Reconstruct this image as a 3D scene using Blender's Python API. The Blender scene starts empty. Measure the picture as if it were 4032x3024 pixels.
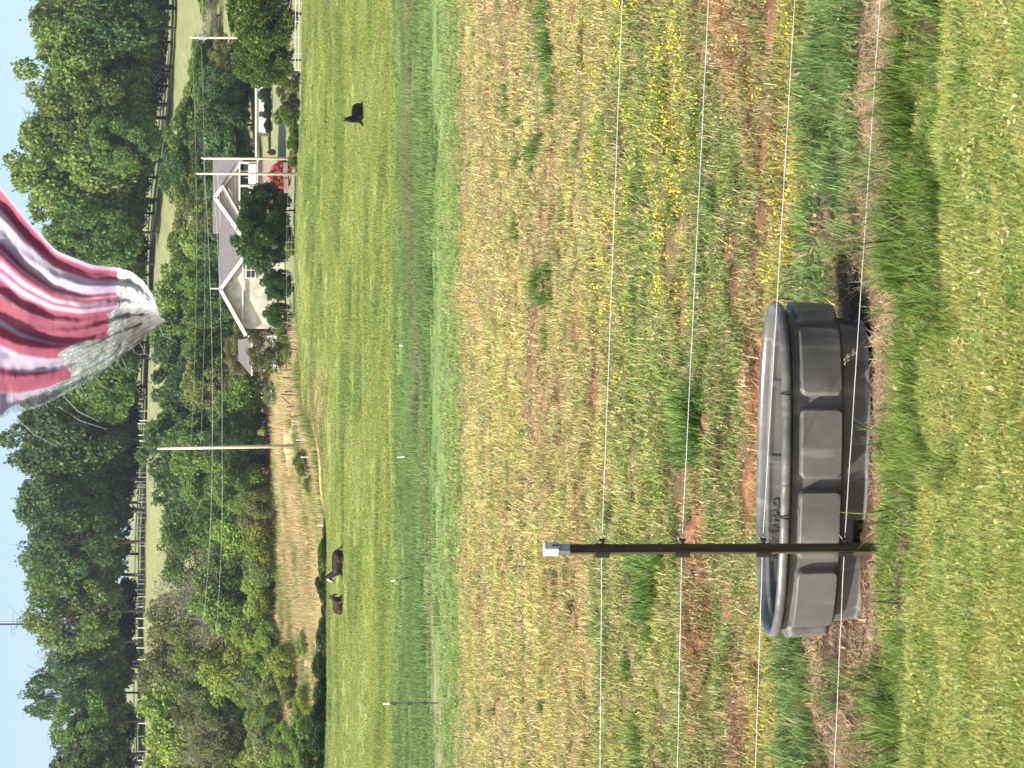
import bpy, bmesh, math, random
import numpy as np
from mathutils import Vector, Matrix
random.seed(7); RNG = np.random.default_rng(7)
SC = bpy.context.scene
C = SC.collection

# ------------------------------------------------------------------ camera, sky, sun, exposure
ZC = 1.80                       # eye height over the fence line
F = 10000.0                     # focal length in photo pixels (long side 4032)
PITCH = math.atan(516.0 / F)
CP, SP = math.cos(PITCH), math.sin(PITCH)
cam_d = bpy.data.cameras.new("camera"); cam = bpy.data.objects.new("camera", cam_d); C.objects.link(cam)
cam_d.sensor_width = 36.0; cam_d.lens = 36.0 * F / 4032.0
cam_d.dof.use_dof = True; cam_d.dof.focus_distance = 22.0; cam_d.dof.aperture_fstop = 20.0
cam_d.clip_start = 0.1; cam_d.clip_end = 6000.0
fw = Vector((0, CP, -SP)); up = Vector((0, SP, CP)); rt = Vector((1, 0, 0))
M = Matrix((( -up.x, rt.x, -fw.x, 0), (-up.y, rt.y, -fw.y, 0), (-up.z, rt.z, -fw.z, ZC), (0, 0, 0, 1)))
cam.matrix_world = M            # the phone was held on its side: world up points to picture left
SC.camera = cam
SUN_AZ = (-math.cos(math.radians(33)), -math.sin(math.radians(33)))
SUN_EL = math.radians(46)
sv = Vector((SUN_AZ[0] * math.cos(SUN_EL), SUN_AZ[1] * math.cos(SUN_EL), math.sin(SUN_EL)))
world = bpy.data.worlds.new("World"); SC.world = world; world.use_nodes = True
wn = world.node_tree; wn.nodes.clear()
sky = wn.nodes.new("ShaderNodeTexSky"); sky.sky_type = 'NISHITA'; sky.sun_disc = False
sky.sun_elevation = SUN_EL; sky.sun_rotation = math.atan2(SUN_AZ[0], SUN_AZ[1])
sky.air_density = 1.0; sky.dust_density = 3.0; sky.ozone_density = 1.5
bg = wn.nodes.new("ShaderNodeBackground"); bg.inputs[1].default_value = 0.15
wo = wn.nodes.new("ShaderNodeOutputWorld")
wn.links.new(sky.outputs[0], bg.inputs[0]); wn.links.new(bg.outputs[0], wo.inputs[0])
sun_d = bpy.data.lights.new("sun", 'SUN'); sun_d.energy = 5.0; sun_d.angle = math.radians(0.5)
sun_d.color = (1.0, 0.955, 0.88)
sun = bpy.data.objects.new("sun", sun_d); C.objects.link(sun)
sun.rotation_euler = sv.to_track_quat('Z', 'Y').to_euler(); sun.location = (0, 0, 60)
SC.view_settings.view_transform = 'Standard'; SC.view_settings.look = 'None'
SC.view_settings.gamma = 1.0; SC.view_settings.exposure = 0.80
SC.view_settings.use_curve_mapping = False

# ------------------------------------------------------------------ measuring helpers
def PT(y_img, v, d):
    """photo pixel (row y_img, column v) at depth d -> point in the place"""
    a = ((3024 - y_img) - 1512) / F; b = (v - 2016) / F
    dy = CP - b * SP; k = d / dy
    return Vector((a * k, d, ZC + (-SP - b * CP) * k))
def vq_of(y, z):
    """which photo column a point at depth y, height z is seen in"""
    t = -(z - ZC) / y
    tp = math.tan(PITCH)
    return 2016 + F * (t - tp) / (1 + t * tp)
def z_of(v, d):
    b = (v - 2016) / F
    return ZC + (-SP - b * CP) / (CP - b * SP) * d
def sstep(a, b, x):
    t = np.clip((x - a) / (b - a), 0, 1); return t * t * (3 - 2 * t)

# ------------------------------------------------------------------ numpy noise
def _h(ix, iy, s):
    n = (ix.astype(np.int64) * 374761393 + iy.astype(np.int64) * 668265263 + s * 1442695041) & 0xffffffff
    n = ((n ^ (n >> 13)) * 1274126177) & 0xffffffff
    n = (n ^ (n >> 16)) & 0xffffffff
    return n.astype(np.float64) / 4294967295.0
def vnoise(x, y, s=0):
    x = np.asarray(x, float); y = np.asarray(y, float)
    ix = np.floor(x); iy = np.floor(y); fx = x - ix; fy = y - iy
    fx = fx * fx * (3 - 2 * fx); fy = fy * fy * (3 - 2 * fy)
    a = _h(ix, iy, s); b = _h(ix + 1, iy, s); c = _h(ix, iy + 1, s); d = _h(ix + 1, iy + 1, s)
    return (a * (1 - fx) + b * fx) * (1 - fy) + (c * (1 - fx) + d * fx) * fy
def fbm(x, y, sc, o=3, s=0):
    r = 0; am = 0.5; t = 0
    for k in range(o):
        r = r + am * vnoise(np.asarray(x) / sc * 2 ** k + 17.3 * k, np.asarray(y) / sc * 2 ** k - 9.1 * k, s + k); t += am; am *= 0.5
    return r / t

# ------------------------------------------------------------------ object helpers
def props(o, label=None, cat=None, group=None, kind=None):
    if label: o["label"] = label
    if cat: o["category"] = cat
    if group: o["group"] = group
    if kind: o["kind"] = kind
    return o
def empty(name, loc, label, cat, group=None, rz=0.0):
    o = bpy.data.objects.new(name, None); C.objects.link(o); o.location = loc; o.rotation_euler = (0, 0, rz)
    o.empty_display_size = 0.2
    return props(o, label, cat, group)
def link(name, me, mat=None, parent=None, loc=None):
    o = bpy.data.objects.new(name, me); C.objects.link(o)
    if mat is not None and not me.materials: me.materials.append(mat)
    if parent: o.parent = parent
    if loc is not None: o.location = loc
    return o
class MB:
    """collects vertices and faces of one mesh"""
    def __init__(s): s.v = []; s.f = []
    def add(s, vs, fs):
        n = len(s.v); s.v += [tuple(p) for p in vs]; s.f += [tuple(i + n for i in f) for f in fs]
    def box(s, c, size, rz=0.0, rot=None):
        hx, hy, hz = size[0] / 2, size[1] / 2, size[2] / 2
        R = rot if rot is not None else Matrix.Rotation(rz, 3, 'Z')
        vs = [R @ Vector((x, y, z)) + Vector(c) for x in (-hx, hx) for y in (-hy, hy) for z in (-hz, hz)]
        s.add(vs, [(0, 1, 3, 2), (4, 6, 7, 5), (0, 4, 5, 1), (2, 3, 7, 6), (0, 2, 6, 4), (1, 5, 7, 3)])
    def tube(s, pts, rad, n=6, cap=True):
        pts = [Vector(p) for p in pts]
        if not hasattr(rad, '__len__'): rad = [rad] * len(pts)
        rings = []
        for i, p in enumerate(pts):
            t = (pts[min(i + 1, len(pts) - 1)] - pts[max(i - 1, 0)])
            if t.length < 1e-9: t = Vector((0, 0, 1))
            t.normalize()
            a = Vector((0, 0, 1)) if abs(t.z) < 0.9 else Vector((1, 0, 0))
            x = t.cross(a).normalized(); y = t.cross(x)
            rings.append([p + (x * math.cos(2 * math.pi * k / n) + y * math.sin(2 * math.pi * k / n)) * rad[i] for k in range(n)])
        vs = [q for r in rings for q in r]; fs = []
        for i in range(len(pts) - 1):
            for k in range(n):
                fs.append((i * n + k, i * n + (k + 1) % n, (i + 1) * n + (k + 1) % n, (i + 1) * n + k))
        if cap:
            fs.append(tuple(range(n - 1, -1, -1))); fs.append(tuple((len(pts) - 1) * n + k for k in range(n)))
        s.add(vs, fs)
    def beam(s, a, b, w, h):
        a = Vector(a); b = Vector(b); t = (b - a); L = t.length; t.normalize()
        u = Vector((0, 0, 1)) if abs(t.z) < 0.95 else Vector((0, 1, 0))
        x = t.cross(u).normalized(); y = x.cross(t).normalized()
        vs = [p + x * sx * w / 2 + y * sy * h / 2 for p in (a, b) for sx in (-1, 1) for sy in (-1, 1)]
        s.add(vs, [(0, 1, 3, 2), (4, 6, 7, 5), (0, 4, 5, 1), (2, 3, 7, 6), (0, 2, 6, 4), (1, 5, 7, 3)])
    def mesh(s, name, smooth=False, mat=None):
        me = bpy.data.meshes.new(name); me.from_pydata(s.v, [], s.f)
        bm = bmesh.new(); bm.from_mesh(me); bmesh.ops.recalc_face_normals(bm, faces=bm.faces); bm.to_mesh(me); bm.free()
        if smooth: me.polygons.foreach_set("use_smooth", [True] * len(me.polygons))
        if mat: me.materials.append(mat)
        return me
    def build(s, name, mat, parent=None, smooth=False, loc=None):
        return link(name, s.mesh(name, smooth), mat, parent, loc)
def np_mesh(name, V, Q, col=None, attr=None, smooth=False):
    """V Nx3, Q Mx3 or Mx4 -> mesh; col Nx3 goes to point colour 'col'"""
    me = bpy.data.meshes.new(name); V = np.asarray(V, np.float32); Q = np.asarray(Q, np.int32)
    k = Q.shape[1]
    me.vertices.add(len(V)); me.vertices.foreach_set("co", V.ravel())
    me.loops.add(Q.size); me.loops.foreach_set("vertex_index", Q.ravel())
    me.polygons.add(len(Q)); me.polygons.foreach_set("loop_start", np.arange(0, Q.size, k, dtype=np.int32))
    me.update(calc_edges=True)
    if col is not None:
        a = me.color_attributes.new("col", 'FLOAT_COLOR', 'POINT')
        a.data.foreach_set("color", np.c_[col, np.ones(len(V))].astype(np.float32).ravel())
    if smooth: me.polygons.foreach_set("use_smooth", np.ones(len(Q), bool))
    me.validate(); return me

# ------------------------------------------------------------------ materials
def nmat(name):
    m = bpy.data.materials.new(name); m.use_nodes = True; nt = m.node_tree
    return m, nt, nt.nodes["Principled BSDF"]
def N(nt, t, **kw):
    n = nt.nodes.new(t)
    for k, v in kw.items(): setattr(n, k, v)
    return n
def plain(name, col, rough=0.7, var=0.15, scale=6.0, bump=0.0, metal=0.0, spec=0.3, stretch=(1, 1, 1), col2=None):
    m, nt, b = nmat(name)
    tc = N(nt, "ShaderNodeTexCoord"); mp = N(nt, "ShaderNodeMapping"); mp.inputs["Scale"].default_value = stretch
    no = N(nt, "ShaderNodeTexNoise"); no.inputs["Scale"].default_value = scale; no.inputs["Detail"].default_value = 6
    cr = N(nt, "ShaderNodeMix", data_type='RGBA')
    c2 = col2 if col2 else tuple(c * (1 - var * 2) for c in col)
    cr.inputs[6].default_value = (*c2, 1); cr.inputs[7].default_value = (*[min(1, c * (1 + var)) for c in col], 1)
    nt.links.new(tc.outputs["Object"], mp.inputs[0]); nt.links.new(mp.outputs[0], no.inputs["Vector"])
    mr = N(nt, "ShaderNodeMapRange"); mr.inputs[1].default_value = 0.3; mr.inputs[2].default_value = 0.7
    nt.links.new(no.outputs[0], mr.inputs[0]); nt.links.new(mr.outputs[0], cr.inputs[0]); nt.links.new(cr.outputs[2], b.inputs["Base Color"])
    b.inputs["Roughness"].default_value = rough; b.inputs["Metallic"].default_value = metal
    b.inputs["Specular IOR Level"].default_value = spec
    if bump:
        bp = N(nt, "ShaderNodeBump"); bp.inputs["Strength"].default_value = bump; bp.inputs["Distance"].default_value = 0.01
        nt.links.new(no.outputs[0], bp.inputs["Height"]); nt.links.new(bp.outputs[0], b.inputs["Normal"])
    return m
def leafy(name, kind, transl=0.35, rough=0.6, spec=0.25):
    """leaf and blade material: colour from the mesh ('col') times the colour of the object or instance"""
    m, nt, b = nmat(name)
    at = N(nt, "ShaderNodeAttribute", attribute_name="col")
    if kind == 'INST': t2 = N(nt, "ShaderNodeAttribute", attribute_name="tint", attribute_type='INSTANCER'); so = t2.outputs["Color"]
    elif kind == 'OBJ': t2 = N(nt, "ShaderNodeObjectInfo"); so = t2.outputs["Color"]
    mx = N(nt, "ShaderNodeMix", data_type='RGBA', blend_type='MULTIPLY'); mx.inputs[0].default_value = 1
    nt.links.new(at.outputs["Color"], mx.inputs[6]); nt.links.new(so, mx.inputs[7])
    nt.links.new(mx.outputs[2], b.inputs["Base Color"])
    b.inputs["Roughness"].default_value = rough; b.inputs["Specular IOR Level"].default_value = spec
    tr = N(nt, "ShaderNodeBsdfTranslucent"); nt.links.new(mx.outputs[2], tr.inputs[0])
    ms = N(nt, "ShaderNodeMixShader"); ms.inputs[0].default_value = transl
    nt.links.new(b.outputs[0], ms.inputs[1]); nt.links.new(tr.outputs[0], ms.inputs[2])
    nt.links.new(ms.outputs[0], nt.nodes["Material Output"].inputs[0])
    return m
MT = {}
MT['blade'] = leafy("grass_blade", 'INST', 0.35)
MT['leaf'] = leafy("tree_leaf", 'OBJ', 0.40, 0.6, 0.2)
MT['bark'] = plain("bark", (0.11, 0.085, 0.065), 0.9, 0.3, 3, 0.3)
MT['barkpale'] = plain("pale_bark", (0.24, 0.21, 0.17), 0.9, 0.3, 3, 0.3)
MT['wood'] = plain("weathered_wood", (0.30, 0.27, 0.23), 0.85, 0.3, 4, 0.2, stretch=(6, 6, 1))
MT['darkwood'] = plain("dark_wood", (0.10, 0.08, 0.065), 0.85, 0.3, 4, 0.2)
MT['pole'] = plain("pole_wood", (0.55, 0.47, 0.36), 0.8, 0.15, 4, 0.2, stretch=(8, 8, 0.6))
MT['white'] = plain("white_paint", (0.70, 0.68, 0.64), 0.55, 0.05, 3)
MT['steel'] = plain("galvanised_steel", (0.42, 0.43, 0.44), 0.45, 0.1, 8, metal=0.7)
MT['cable'] = plain("cable", (0.40, 0.40, 0.37), 0.6, 0.1, 8)

# ------------------------------------------------------------------ terrain
# columns of the table: direction (photo row counted from the upright left), rows: depth -> photo column of the ground there
U_COL = np.array([0, 900, 1150, 1500, 1900, 3024.0])
D_ROW = np.array([3.0, 6.7, 8.9, 9.4, 11, 15, 25, 40, 50, 56, 62, 80, 100, 130, 167, 190, 212, 232, 250, 275, 300, 330, 360, 400, 430, 455, 480, 600, 1000, 3000])
ZT = {}   # height per column
near = [0.10, 0.10, 0.03, -0.03, -0.04, -0.05, 0.0, 0.10, 0.20, 0.32, 0.42, 0.50, 0.56]
def col_z(vs):   # vs: photo columns for D_ROW[13:]
    return near + [z_of(v, d) for v, d in zip(vs, D_ROW[13:])]
#           130   167   190   212   232   250   275   300   330   360   400   430   455   480   600   1000  3000
TAB = [
 col_z([1546, 1428, 1352, 1291, 1305, 1300, 1262, 1215, 1140, 1068, 900, 760, 640, 556, 520, 520, 500]),
 col_z([1546, 1428, 1352, 1291, 1300, 1290, 1240, 1180, 1125, 1090, 900, 720, 610, 560, 520, 520, 500]),
 col_z([1546, 1428, 1350, 1290, 1262, 1262, 1225, 1160, 1110, 1080, 900, 720, 600, 570, 530, 520, 500]),
 col_z([1546, 1430, 1352, 1285, 1225, 1180, 1195, 1150, 1105, 1075, 900, 720, 600, 580, 540, 520, 500]),
 col_z([1546, 1434, 1360, 1290, 1225, 1165, 1180, 1130, 1090, 1060, 900, 740, 630, 600, 560, 530, 500]),
 col_z([1546, 1440, 1370, 1300, 1240, 1192, 1195, 1150, 1080, 1020, 850, 765, 700, 690, 640, 560, 500]),
]
TAB = np.array(TAB)
def tz(x, y):
    x = np.asarray(x, float); y = np.asarray(y, float)
    u = np.clip(x / np.maximum(y, 1) * F + 1512, 0, 3024)
    yc = np.clip(y, D_ROW[0], D_ROW[-1])
    i = np.clip(np.searchsorted(D_ROW, yc) - 1, 0, len(D_ROW) - 2)
    fy = (yc - D_ROW[i]) / (D_ROW[i + 1] - D_ROW[i])
    j = np.clip(np.searchsorted(U_COL, u) - 1, 0, len(U_COL) - 2)
    fx = (u - U_COL[j]) / (U_COL[j + 1] - U_COL[j]); fx = fx * fx * (3 - 2 * fx)
    # cubic along depth (monotone-ish Catmull-Rom in non-uniform table kept simple: smooth blend of neighbours)
    def g(jj):
        a = TAB[jj, i]; b = TAB[jj, i + 1]
        im = np.maximum(i - 1, 0); ip = np.minimum(i + 2, len(D_ROW) - 1)
        h = D_ROW[i + 1] - D_ROW[i]
        m0 = (TAB[jj, i + 1] - TAB[jj, im]) / np.maximum(D_ROW[i + 1] - D_ROW[im], 1e-6) * h
        m1 = (TAB[jj, ip] - TAB[jj, i]) / np.maximum(D_ROW[ip] - D_ROW[i], 1e-6) * h
        s0 = (b - a) * 2.5
        m0 = np.where(np.abs(m0) > np.abs(s0), s0, m0); m1 = np.where(np.abs(m1) > np.abs(s0), s0, m1)
        t = fy
        return (2*t**3 - 3*t**2 + 1) * a + (t**3 - 2*t**2 + t) * m0 + (-2*t**3 + 3*t**2) * b + (t**3 - t**2) * m1
    return g(j) * (1 - fx) + g(j + 1) * fx
def bumps(x, y):
    near_ = sstep(8.8, 10.5, y) * (1 - sstep(60, 90, y))
    b = (fbm(x, y, 0.55, 3, 11) - 0.5) * 0.20 * near_ + (sstep(.35, .6, fbm(x, y, 0.17, 2, 12)) - .5) * .045 * near_ * (1 - sstep(30, 45, y))
    b = b + (fbm(x, y, 9.0, 2, 5) - 0.5) * 0.5 * sstep(60, 110, y) * (1 - sstep(300, 400, y))
    b = b + (fbm(x, y, 0.25, 2, 3) - 0.5) * 0.03 * (1 - sstep(25, 50, y))
    return b
def gz(x, y): return tz(x, y) + bumps(x, y)
def gpt(y_img, d, dz=0.0):
    """ground point in the direction of a photo row at depth d"""
    x = ((3024 - y_img) - 1512) / F * d * 1.0
    return Vector((x, d, float(gz(x, d)) + dz))

# zones: soil colour, plant colour, plant density, plant height, kind weights
ZK = ['lawn', 'lush', 'thatch', 'blue', 'lime', 'rows', 'weeds', 'stub', 'short', 'tuft', 'past', 'straw', 'mead']
SOIL = np.array([(.11,.12,.035),(.04,.045,.018),(.075,.045,.030),(.08,.09,.035),(.20,.17,.065),(.16,.085,.050),(.12,.095,.050),(.19,.125,.068),(.14,.18,.06),(.10,.14,.05),(.20,.225,.068),(.40,.29,.14),(.19,.20,.095)])
PLNT = np.array([(.25,.30,.085),(.12,.19,.035),(.38,.28,.17),(.16,.24,.08),(.34,.31,.09),(.16,.20,.06),(.21,.25,.07),(.43,.385,.165),(.19,.26,.08),(.15,.22,.08),(.265,.30,.09),(.50,.38,.20),(.20,.21,.095)])
def zones(x, y):
    x = np.asarray(x, float); y = np.asarray(y, float)
    u = x / y * F + 1512; zb = tz(x, y)
    tp = math.tan(PITCH); t = -(zb - ZC) / y
    vq = 2016 + F * (t - tp) / (1 + t * tp)
    uc = np.clip(u, -1500, 4500)
    vn = vq - 0.0595 * (uc - 874) * np.clip((vq - 2000) / 1200, 0, 1)
    wob = (fbm(x, y, 0.9, 3, 21) - 0.5)
    vn = vn + wob * np.interp(vq, [1300, 1550, 1900, 2600, 3300, 3700], [0, 90, 120, 260, 190, 120])
    vn = vn + (fbm(x, y, .22, 3, 24) - .5) * np.interp(vq, [2600, 3050, 3250, 3450, 3600], [0, 80, 120, 150, 520])
    edges = [3625, 3495, 3235, 3120, 3010, 2690, 2360, 1828, 1700, 1560]
    W = np.zeros((len(ZK),) + x.shape)
    soft = [95, 26, 16, 14, 20, 70, 90, 12, 22, 30]
    above = np.ones_like(x)
    for k, e in enumerate(edges):
        w = sstep(e - soft[k], e + soft[k], vn)
        W[k] = above * w; above = above * (1 - w)
    far = sstep(214, 236, y + 30 * sstep(-200, 1500, -uc + 1400) * 0 - 28 * sstep(1200, 1500, uc))
    W[10] = above * (1 - far)
    # beyond the crest: straw field on the upright left, mown grass on the right, meadow on the hill
    left = 1 - sstep(1560, 1750, uc + (fbm(x, y, 14, 2, 8) - .5) * 300)
    sw = sstep(222, 232, y) * (1 - sstep(415, 425, y)) * left
    W[11] = above * far * sw; W[12] = above * far * (1 - sw)
    return W, vq, uc
def d_path(u, vq): return vq - np.interp(u, [-500, 0, 1900, 3500], [1735, 1728, 1640, 1600])
def shade(x, y):
    """(soil, plant) colours at a spot"""
    W, vq, u = zones(x, y)
    soil = np.tensordot(W, SOIL, (0, 0)); pl = np.tensordot(W, PLNT, (0, 0))
    n1 = fbm(x, y, 0.75, 3, 31); n2 = fbm(x, y * 0.8, 1.9, 3, 41); n3 = fbm(x, y, 5.5, 3, 51)
    right = sstep(800, 2100, u)
    fieldw = W[5] + W[6] + W[7]
    # red clay, lime moss, plain green and tan stubble patches in the rough field
    red = sstep(.57, .68, n2 * .7 + n1 * .3) * (W[7] * .75 + W[5] * 1.0 + W[6] * .35)
    grn = sstep(.50, .64, fbm(x, y, 1.3, 3, 61) + (right - .5) * .10) * (W[7] * .30 + W[5] * .60 + W[6] * .70)
    vr = vq - 0.0595 * (np.clip(u, -1500, 4500) - 874) * np.clip((vq - 2000) / 1200, 0, 1) + (fbm(x, y, 1.2, 2, 65) - .5) * 90
    rowm = sum(np.exp(-((vr - c_) / w_) ** 2) * k_ for c_, w_, k_ in ((2965, 26, 1), (2790, 34, 1), (2700, 16, .5), (2185, 34, .6), (2010, 14, .35), (1850, 14, .3)))
    red = np.clip(red * .55 + rowm * sstep(.36, .56, fbm(x, y, .8, 3, 66)), 0, 1)
    grn = grn * (1 - red)
    lim = sstep(.50, .62, fbm(x, y, 2.4, 3, 71) - (right - .5) * .08) * (W[7] * .8 + W[6] * .4 + W[5] * .15)
    def mix(a, c, w): return a * (1 - w[..., None]) + np.array(c) * w[..., None]
    soil = mix(soil, (.28, .25, .09), lim); soil = mix(soil, (.10, .12, .045), grn); soil = mix(soil, (.20, .095, .052), red)
    pl = mix(pl, (.42, .38, .12), lim * .8); pl = mix(pl, (.17, .235, .07), grn * .9); pl = mix(pl, (.36, .21, .125), red * .75)
    brn = sstep(.44, .60, fbm(x, y * .7, 3.2, 3, 67) + right * .07) * W[7]
    soil = mix(soil, (.17, .10, .06), brn * .7); pl = mix(pl, (.38, .28, .155), brn * .6)
    # brown rough patch below the far crest
    br = sstep(1080, 1250, u) * (1 - sstep(1480, 1640, u)) * sstep(208, 216, y) * (1 - sstep(250, 262, y)) * sstep(.35, .5, fbm(x, y, 4, 3, 77))
    soil = mix(soil, (.30, .25, .12), br); pl = mix(pl, (.30, .24, .12), br * .8)
    # darker green bands across the pasture
    dk = sstep(.52, .68, fbm(x * .8, y, 5, 4, 81)) * W[10]
    pl = mix(pl, (.13, .20, .06), dk * .5); soil = mix(soil, (.10, .15, .05), dk * .5)
    lawnp = sstep(.42, .62, fbm(x, y, .22, 3, 91)) * W[0]
    pl = mix(pl, (.40, .37, .11), lawnp * .6)
    sg = sstep(.5, .62, fbm(x, y, 7, 3, 205)) * W[11] * sstep(300, 270, y) * 0 + sstep(.52, .64, fbm(x, y, 7, 3, 205)) * W[11]
    soil = mix(soil, (.17, .20, .06), sg * .8)
    pth = np.exp(-((d_path(u, vq)) / 9) ** 2) * (y < 140)
    soil = mix(soil, (.22, .17, .11), pth * .8); pl = mix(pl, (.24, .20, .12), pth * .6)
    sandy = sstep(2350, 2600, u) * sstep(247, 250, y) * (1 - sstep(262, 268, y))
    soil = mix(soil, (.60, .47, .33), sandy)
    v = (0.82 + 0.36 * n1)[..., None] * (0.9 + 0.2 * n3)[..., None]
    return soil * v, pl * v, W, dict(red=red, grn=grn, lim=lim, dk=dk, sandy=sandy, u=u, vq=vq, right=right)

def make_ground():
    ys = [3.0]
    while ys[-1] < 3000:
        y = ys[-1]
        st = 0.05 if y < 6 else 0.0042 * y if y < 60 else 0.008 * y if y < 500 else 0.05 * y
        ys.append(y + st)
    ys = np.array(ys)
    us = np.concatenate([np.linspace(-16000, -1300, 30), np.linspace(-1200, 4200, 230), np.linspace(4400, 19000, 30)])
    U, Y = np.meshgrid(us, ys)
    X = (U - 1512) / F * np.maximum(Y, 1) * 1.0
    Z = gz(X, Y)
    soil, pl, W, d = shade(X, Y)
    col = soil.copy()
    farw = sstep(20, 110, Y)[..., None]
    col = col * (1 - farw) + (soil * .35 + pl * .65) * farw
    nr, nc = X.shape
    V = np.stack([X, Y, Z], -1).reshape(-1, 3)
    idx = np.arange(nr * nc).reshape(nr, nc)
    Q = np.stack([idx[:-1, :-1], idx[:-1, 1:], idx[1:, 1:], idx[1:, :-1]], -1).reshape(-1, 4)
    me = np_mesh("ground", V, Q, col.reshape(-1, 3), smooth=True)
    m, nt, b = nmat("ground_cover")
    at = N(nt, "ShaderNodeAttribute", attribute_name="col")
    geo = N(nt, "ShaderNodeNewGeometry")
    out = at.outputs["Color"]
    for sc_, lo, hi in ((38.0, .62, 1.42), (7.0, .75, 1.28), (0.9, .85, 1.15)):
        no = N(nt, "ShaderNodeTexNoise"); no.inputs["Scale"].default_value = sc_; no.inputs["Detail"].default_value = 5
        nt.links.new(geo.outputs["Position"], no.inputs["Vector"])
        mr = N(nt, "ShaderNodeMapRange"); mr.inputs[1].default_value = .3; mr.inputs[2].default_value = .7; mr.inputs[3].default_value = lo; mr.inputs[4].default_value = hi
        nt.links.new(no.outputs[0], mr.inputs[0])
        vm = N(nt, "ShaderNodeVectorMath", operation='SCALE'); nt.links.new(out, vm.inputs[0]); nt.links.new(mr.outputs[0], vm.inputs["Scale"]); out = vm.outputs[0]
        if sc_ == 38.0: nh = no
    nt.links.new(out, b.inputs["Base Color"]); b.inputs["Roughness"].default_value = 0.95; b.inputs["Specular IOR Level"].default_value = 0.1
    bp = N(nt, "ShaderNodeBump"); bp.inputs["Strength"].default_value = .8; bp.inputs["Distance"].default_value = .02
    nt.links.new(nh.outputs[0], bp.inputs["Height"]); nt.links.new(bp.outputs[0], b.inputs["Normal"])
    o = link("ground", me, m); props(o, kind="structure")
    return o
make_ground()

# ------------------------------------------------------------------ grass: small clumps scattered as instances of real blades
def blades(n, length, width, spread, lean, curl, seed, flat=0.0, segs=3, colv=.25, tipc=(1.15, 1.1, .9)):
    r = np.random.default_rng(seed); V = []; T = []; COL = []
    for k in range(n):
        a = r.uniform(0, 2 * math.pi); rr = spread * math.sqrt(r.uniform()); bx, by = rr * math.cos(a), rr * math.sin(a)
        L = length * r.uniform(.45, 1.15); w = width * r.uniform(.7, 1.3)
        az = r.uniform(0, 2 * math.pi); ln = lean * r.uniform(.2, 1.2) + flat * r.uniform(.7, 1.1)
        th = ln; p = np.array([bx, by, 0.0]); side = np.array([-math.sin(az), math.cos(az), 0.0])
        tw = r.uniform(-.8, .8)
        c = np.array([1., 1., 1.]) * r.uniform(1 - colv, 1 + colv)
        base = len(V)
        for s in range(segs + 1):
            t = s / segs; ww = w * (1 - t) ** .7 * .5
            sd = side * math.cos(tw * t) + np.array([0, 0, 1]) * math.sin(tw * t) * .5
            cc = c * (np.array([.8, .85, .8]) * (1 - t) + np.array(tipc) * t)
            if s < segs: V += [p - sd * ww, p + sd * ww]; COL += [cc, cc]
            else: V += [p]; COL += [cc]
            p = p + np.array([math.cos(az) * math.sin(th), math.sin(az) * math.sin(th), math.cos(th)]) * (L / segs)
            if p[2] < .002: p[2] = .002
            th += curl * r.uniform(.3, 1.0) / segs
        for s in range(segs - 1):
            i = base + 2 * s; T += [(i, i + 1, i + 3), (i, i + 3, i + 2)]
        i = base + 2 * (segs - 1); T += [(i, i + 1, i + 2)]
    return np.array(V), np.array(T), np.array(COL)
def leaves(n, size, spread, height, seed, colv=.25):
    r = np.random.default_rng(seed)
    c = np.c_[r.normal(0, spread * .5, (n, 2)), np.abs(r.uniform(.2, 1, n)) * height]
    nn = r.normal(0, 1, (n, 3)) + np.array([0, 0, .9]); nn /= np.linalg.norm(nn, axis=1)[:, None]
    t = np.cross(nn, r.normal(0, 1, (n, 3))); t /= np.linalg.norm(t, axis=1)[:, None]; b = np.cross(nn, t)
    s = (size * r.uniform(.6, 1.3, n))[:, None]
    V = np.stack([c - t * s, c - b * s * .55, c + t * s, c + b * s * .55], 1).reshape(-1, 3)
    i = np.arange(n) * 4; T = np.concatenate([np.stack([i, i + 1, i + 2], 1), np.stack([i, i + 2, i + 3], 1)])
    COL = np.repeat(r.uniform(1 - colv, 1 + colv, n), 4)[:, None] * np.ones(3)
    return V, T, COL
def join(*parts):
    V = []; T = []; K = []; n = 0
    for v, t, c in parts: V.append(v); T.append(t + n); K.append(c); n += len(v)
    return np.concatenate(V), np.concatenate(T), np.concatenate(K)
def proto_coll(name, metas, mat):
    col = bpy.data.collections.new(name)
    for k, (v, t, c) in enumerate(metas):
        me = np_mesh(name + "_clump", v, t, c, smooth=False); me.materials.append(mat)
        o = bpy.data.objects.new("%s_%02d" % (name, k), me); col.objects.link(o)
    return col
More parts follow.
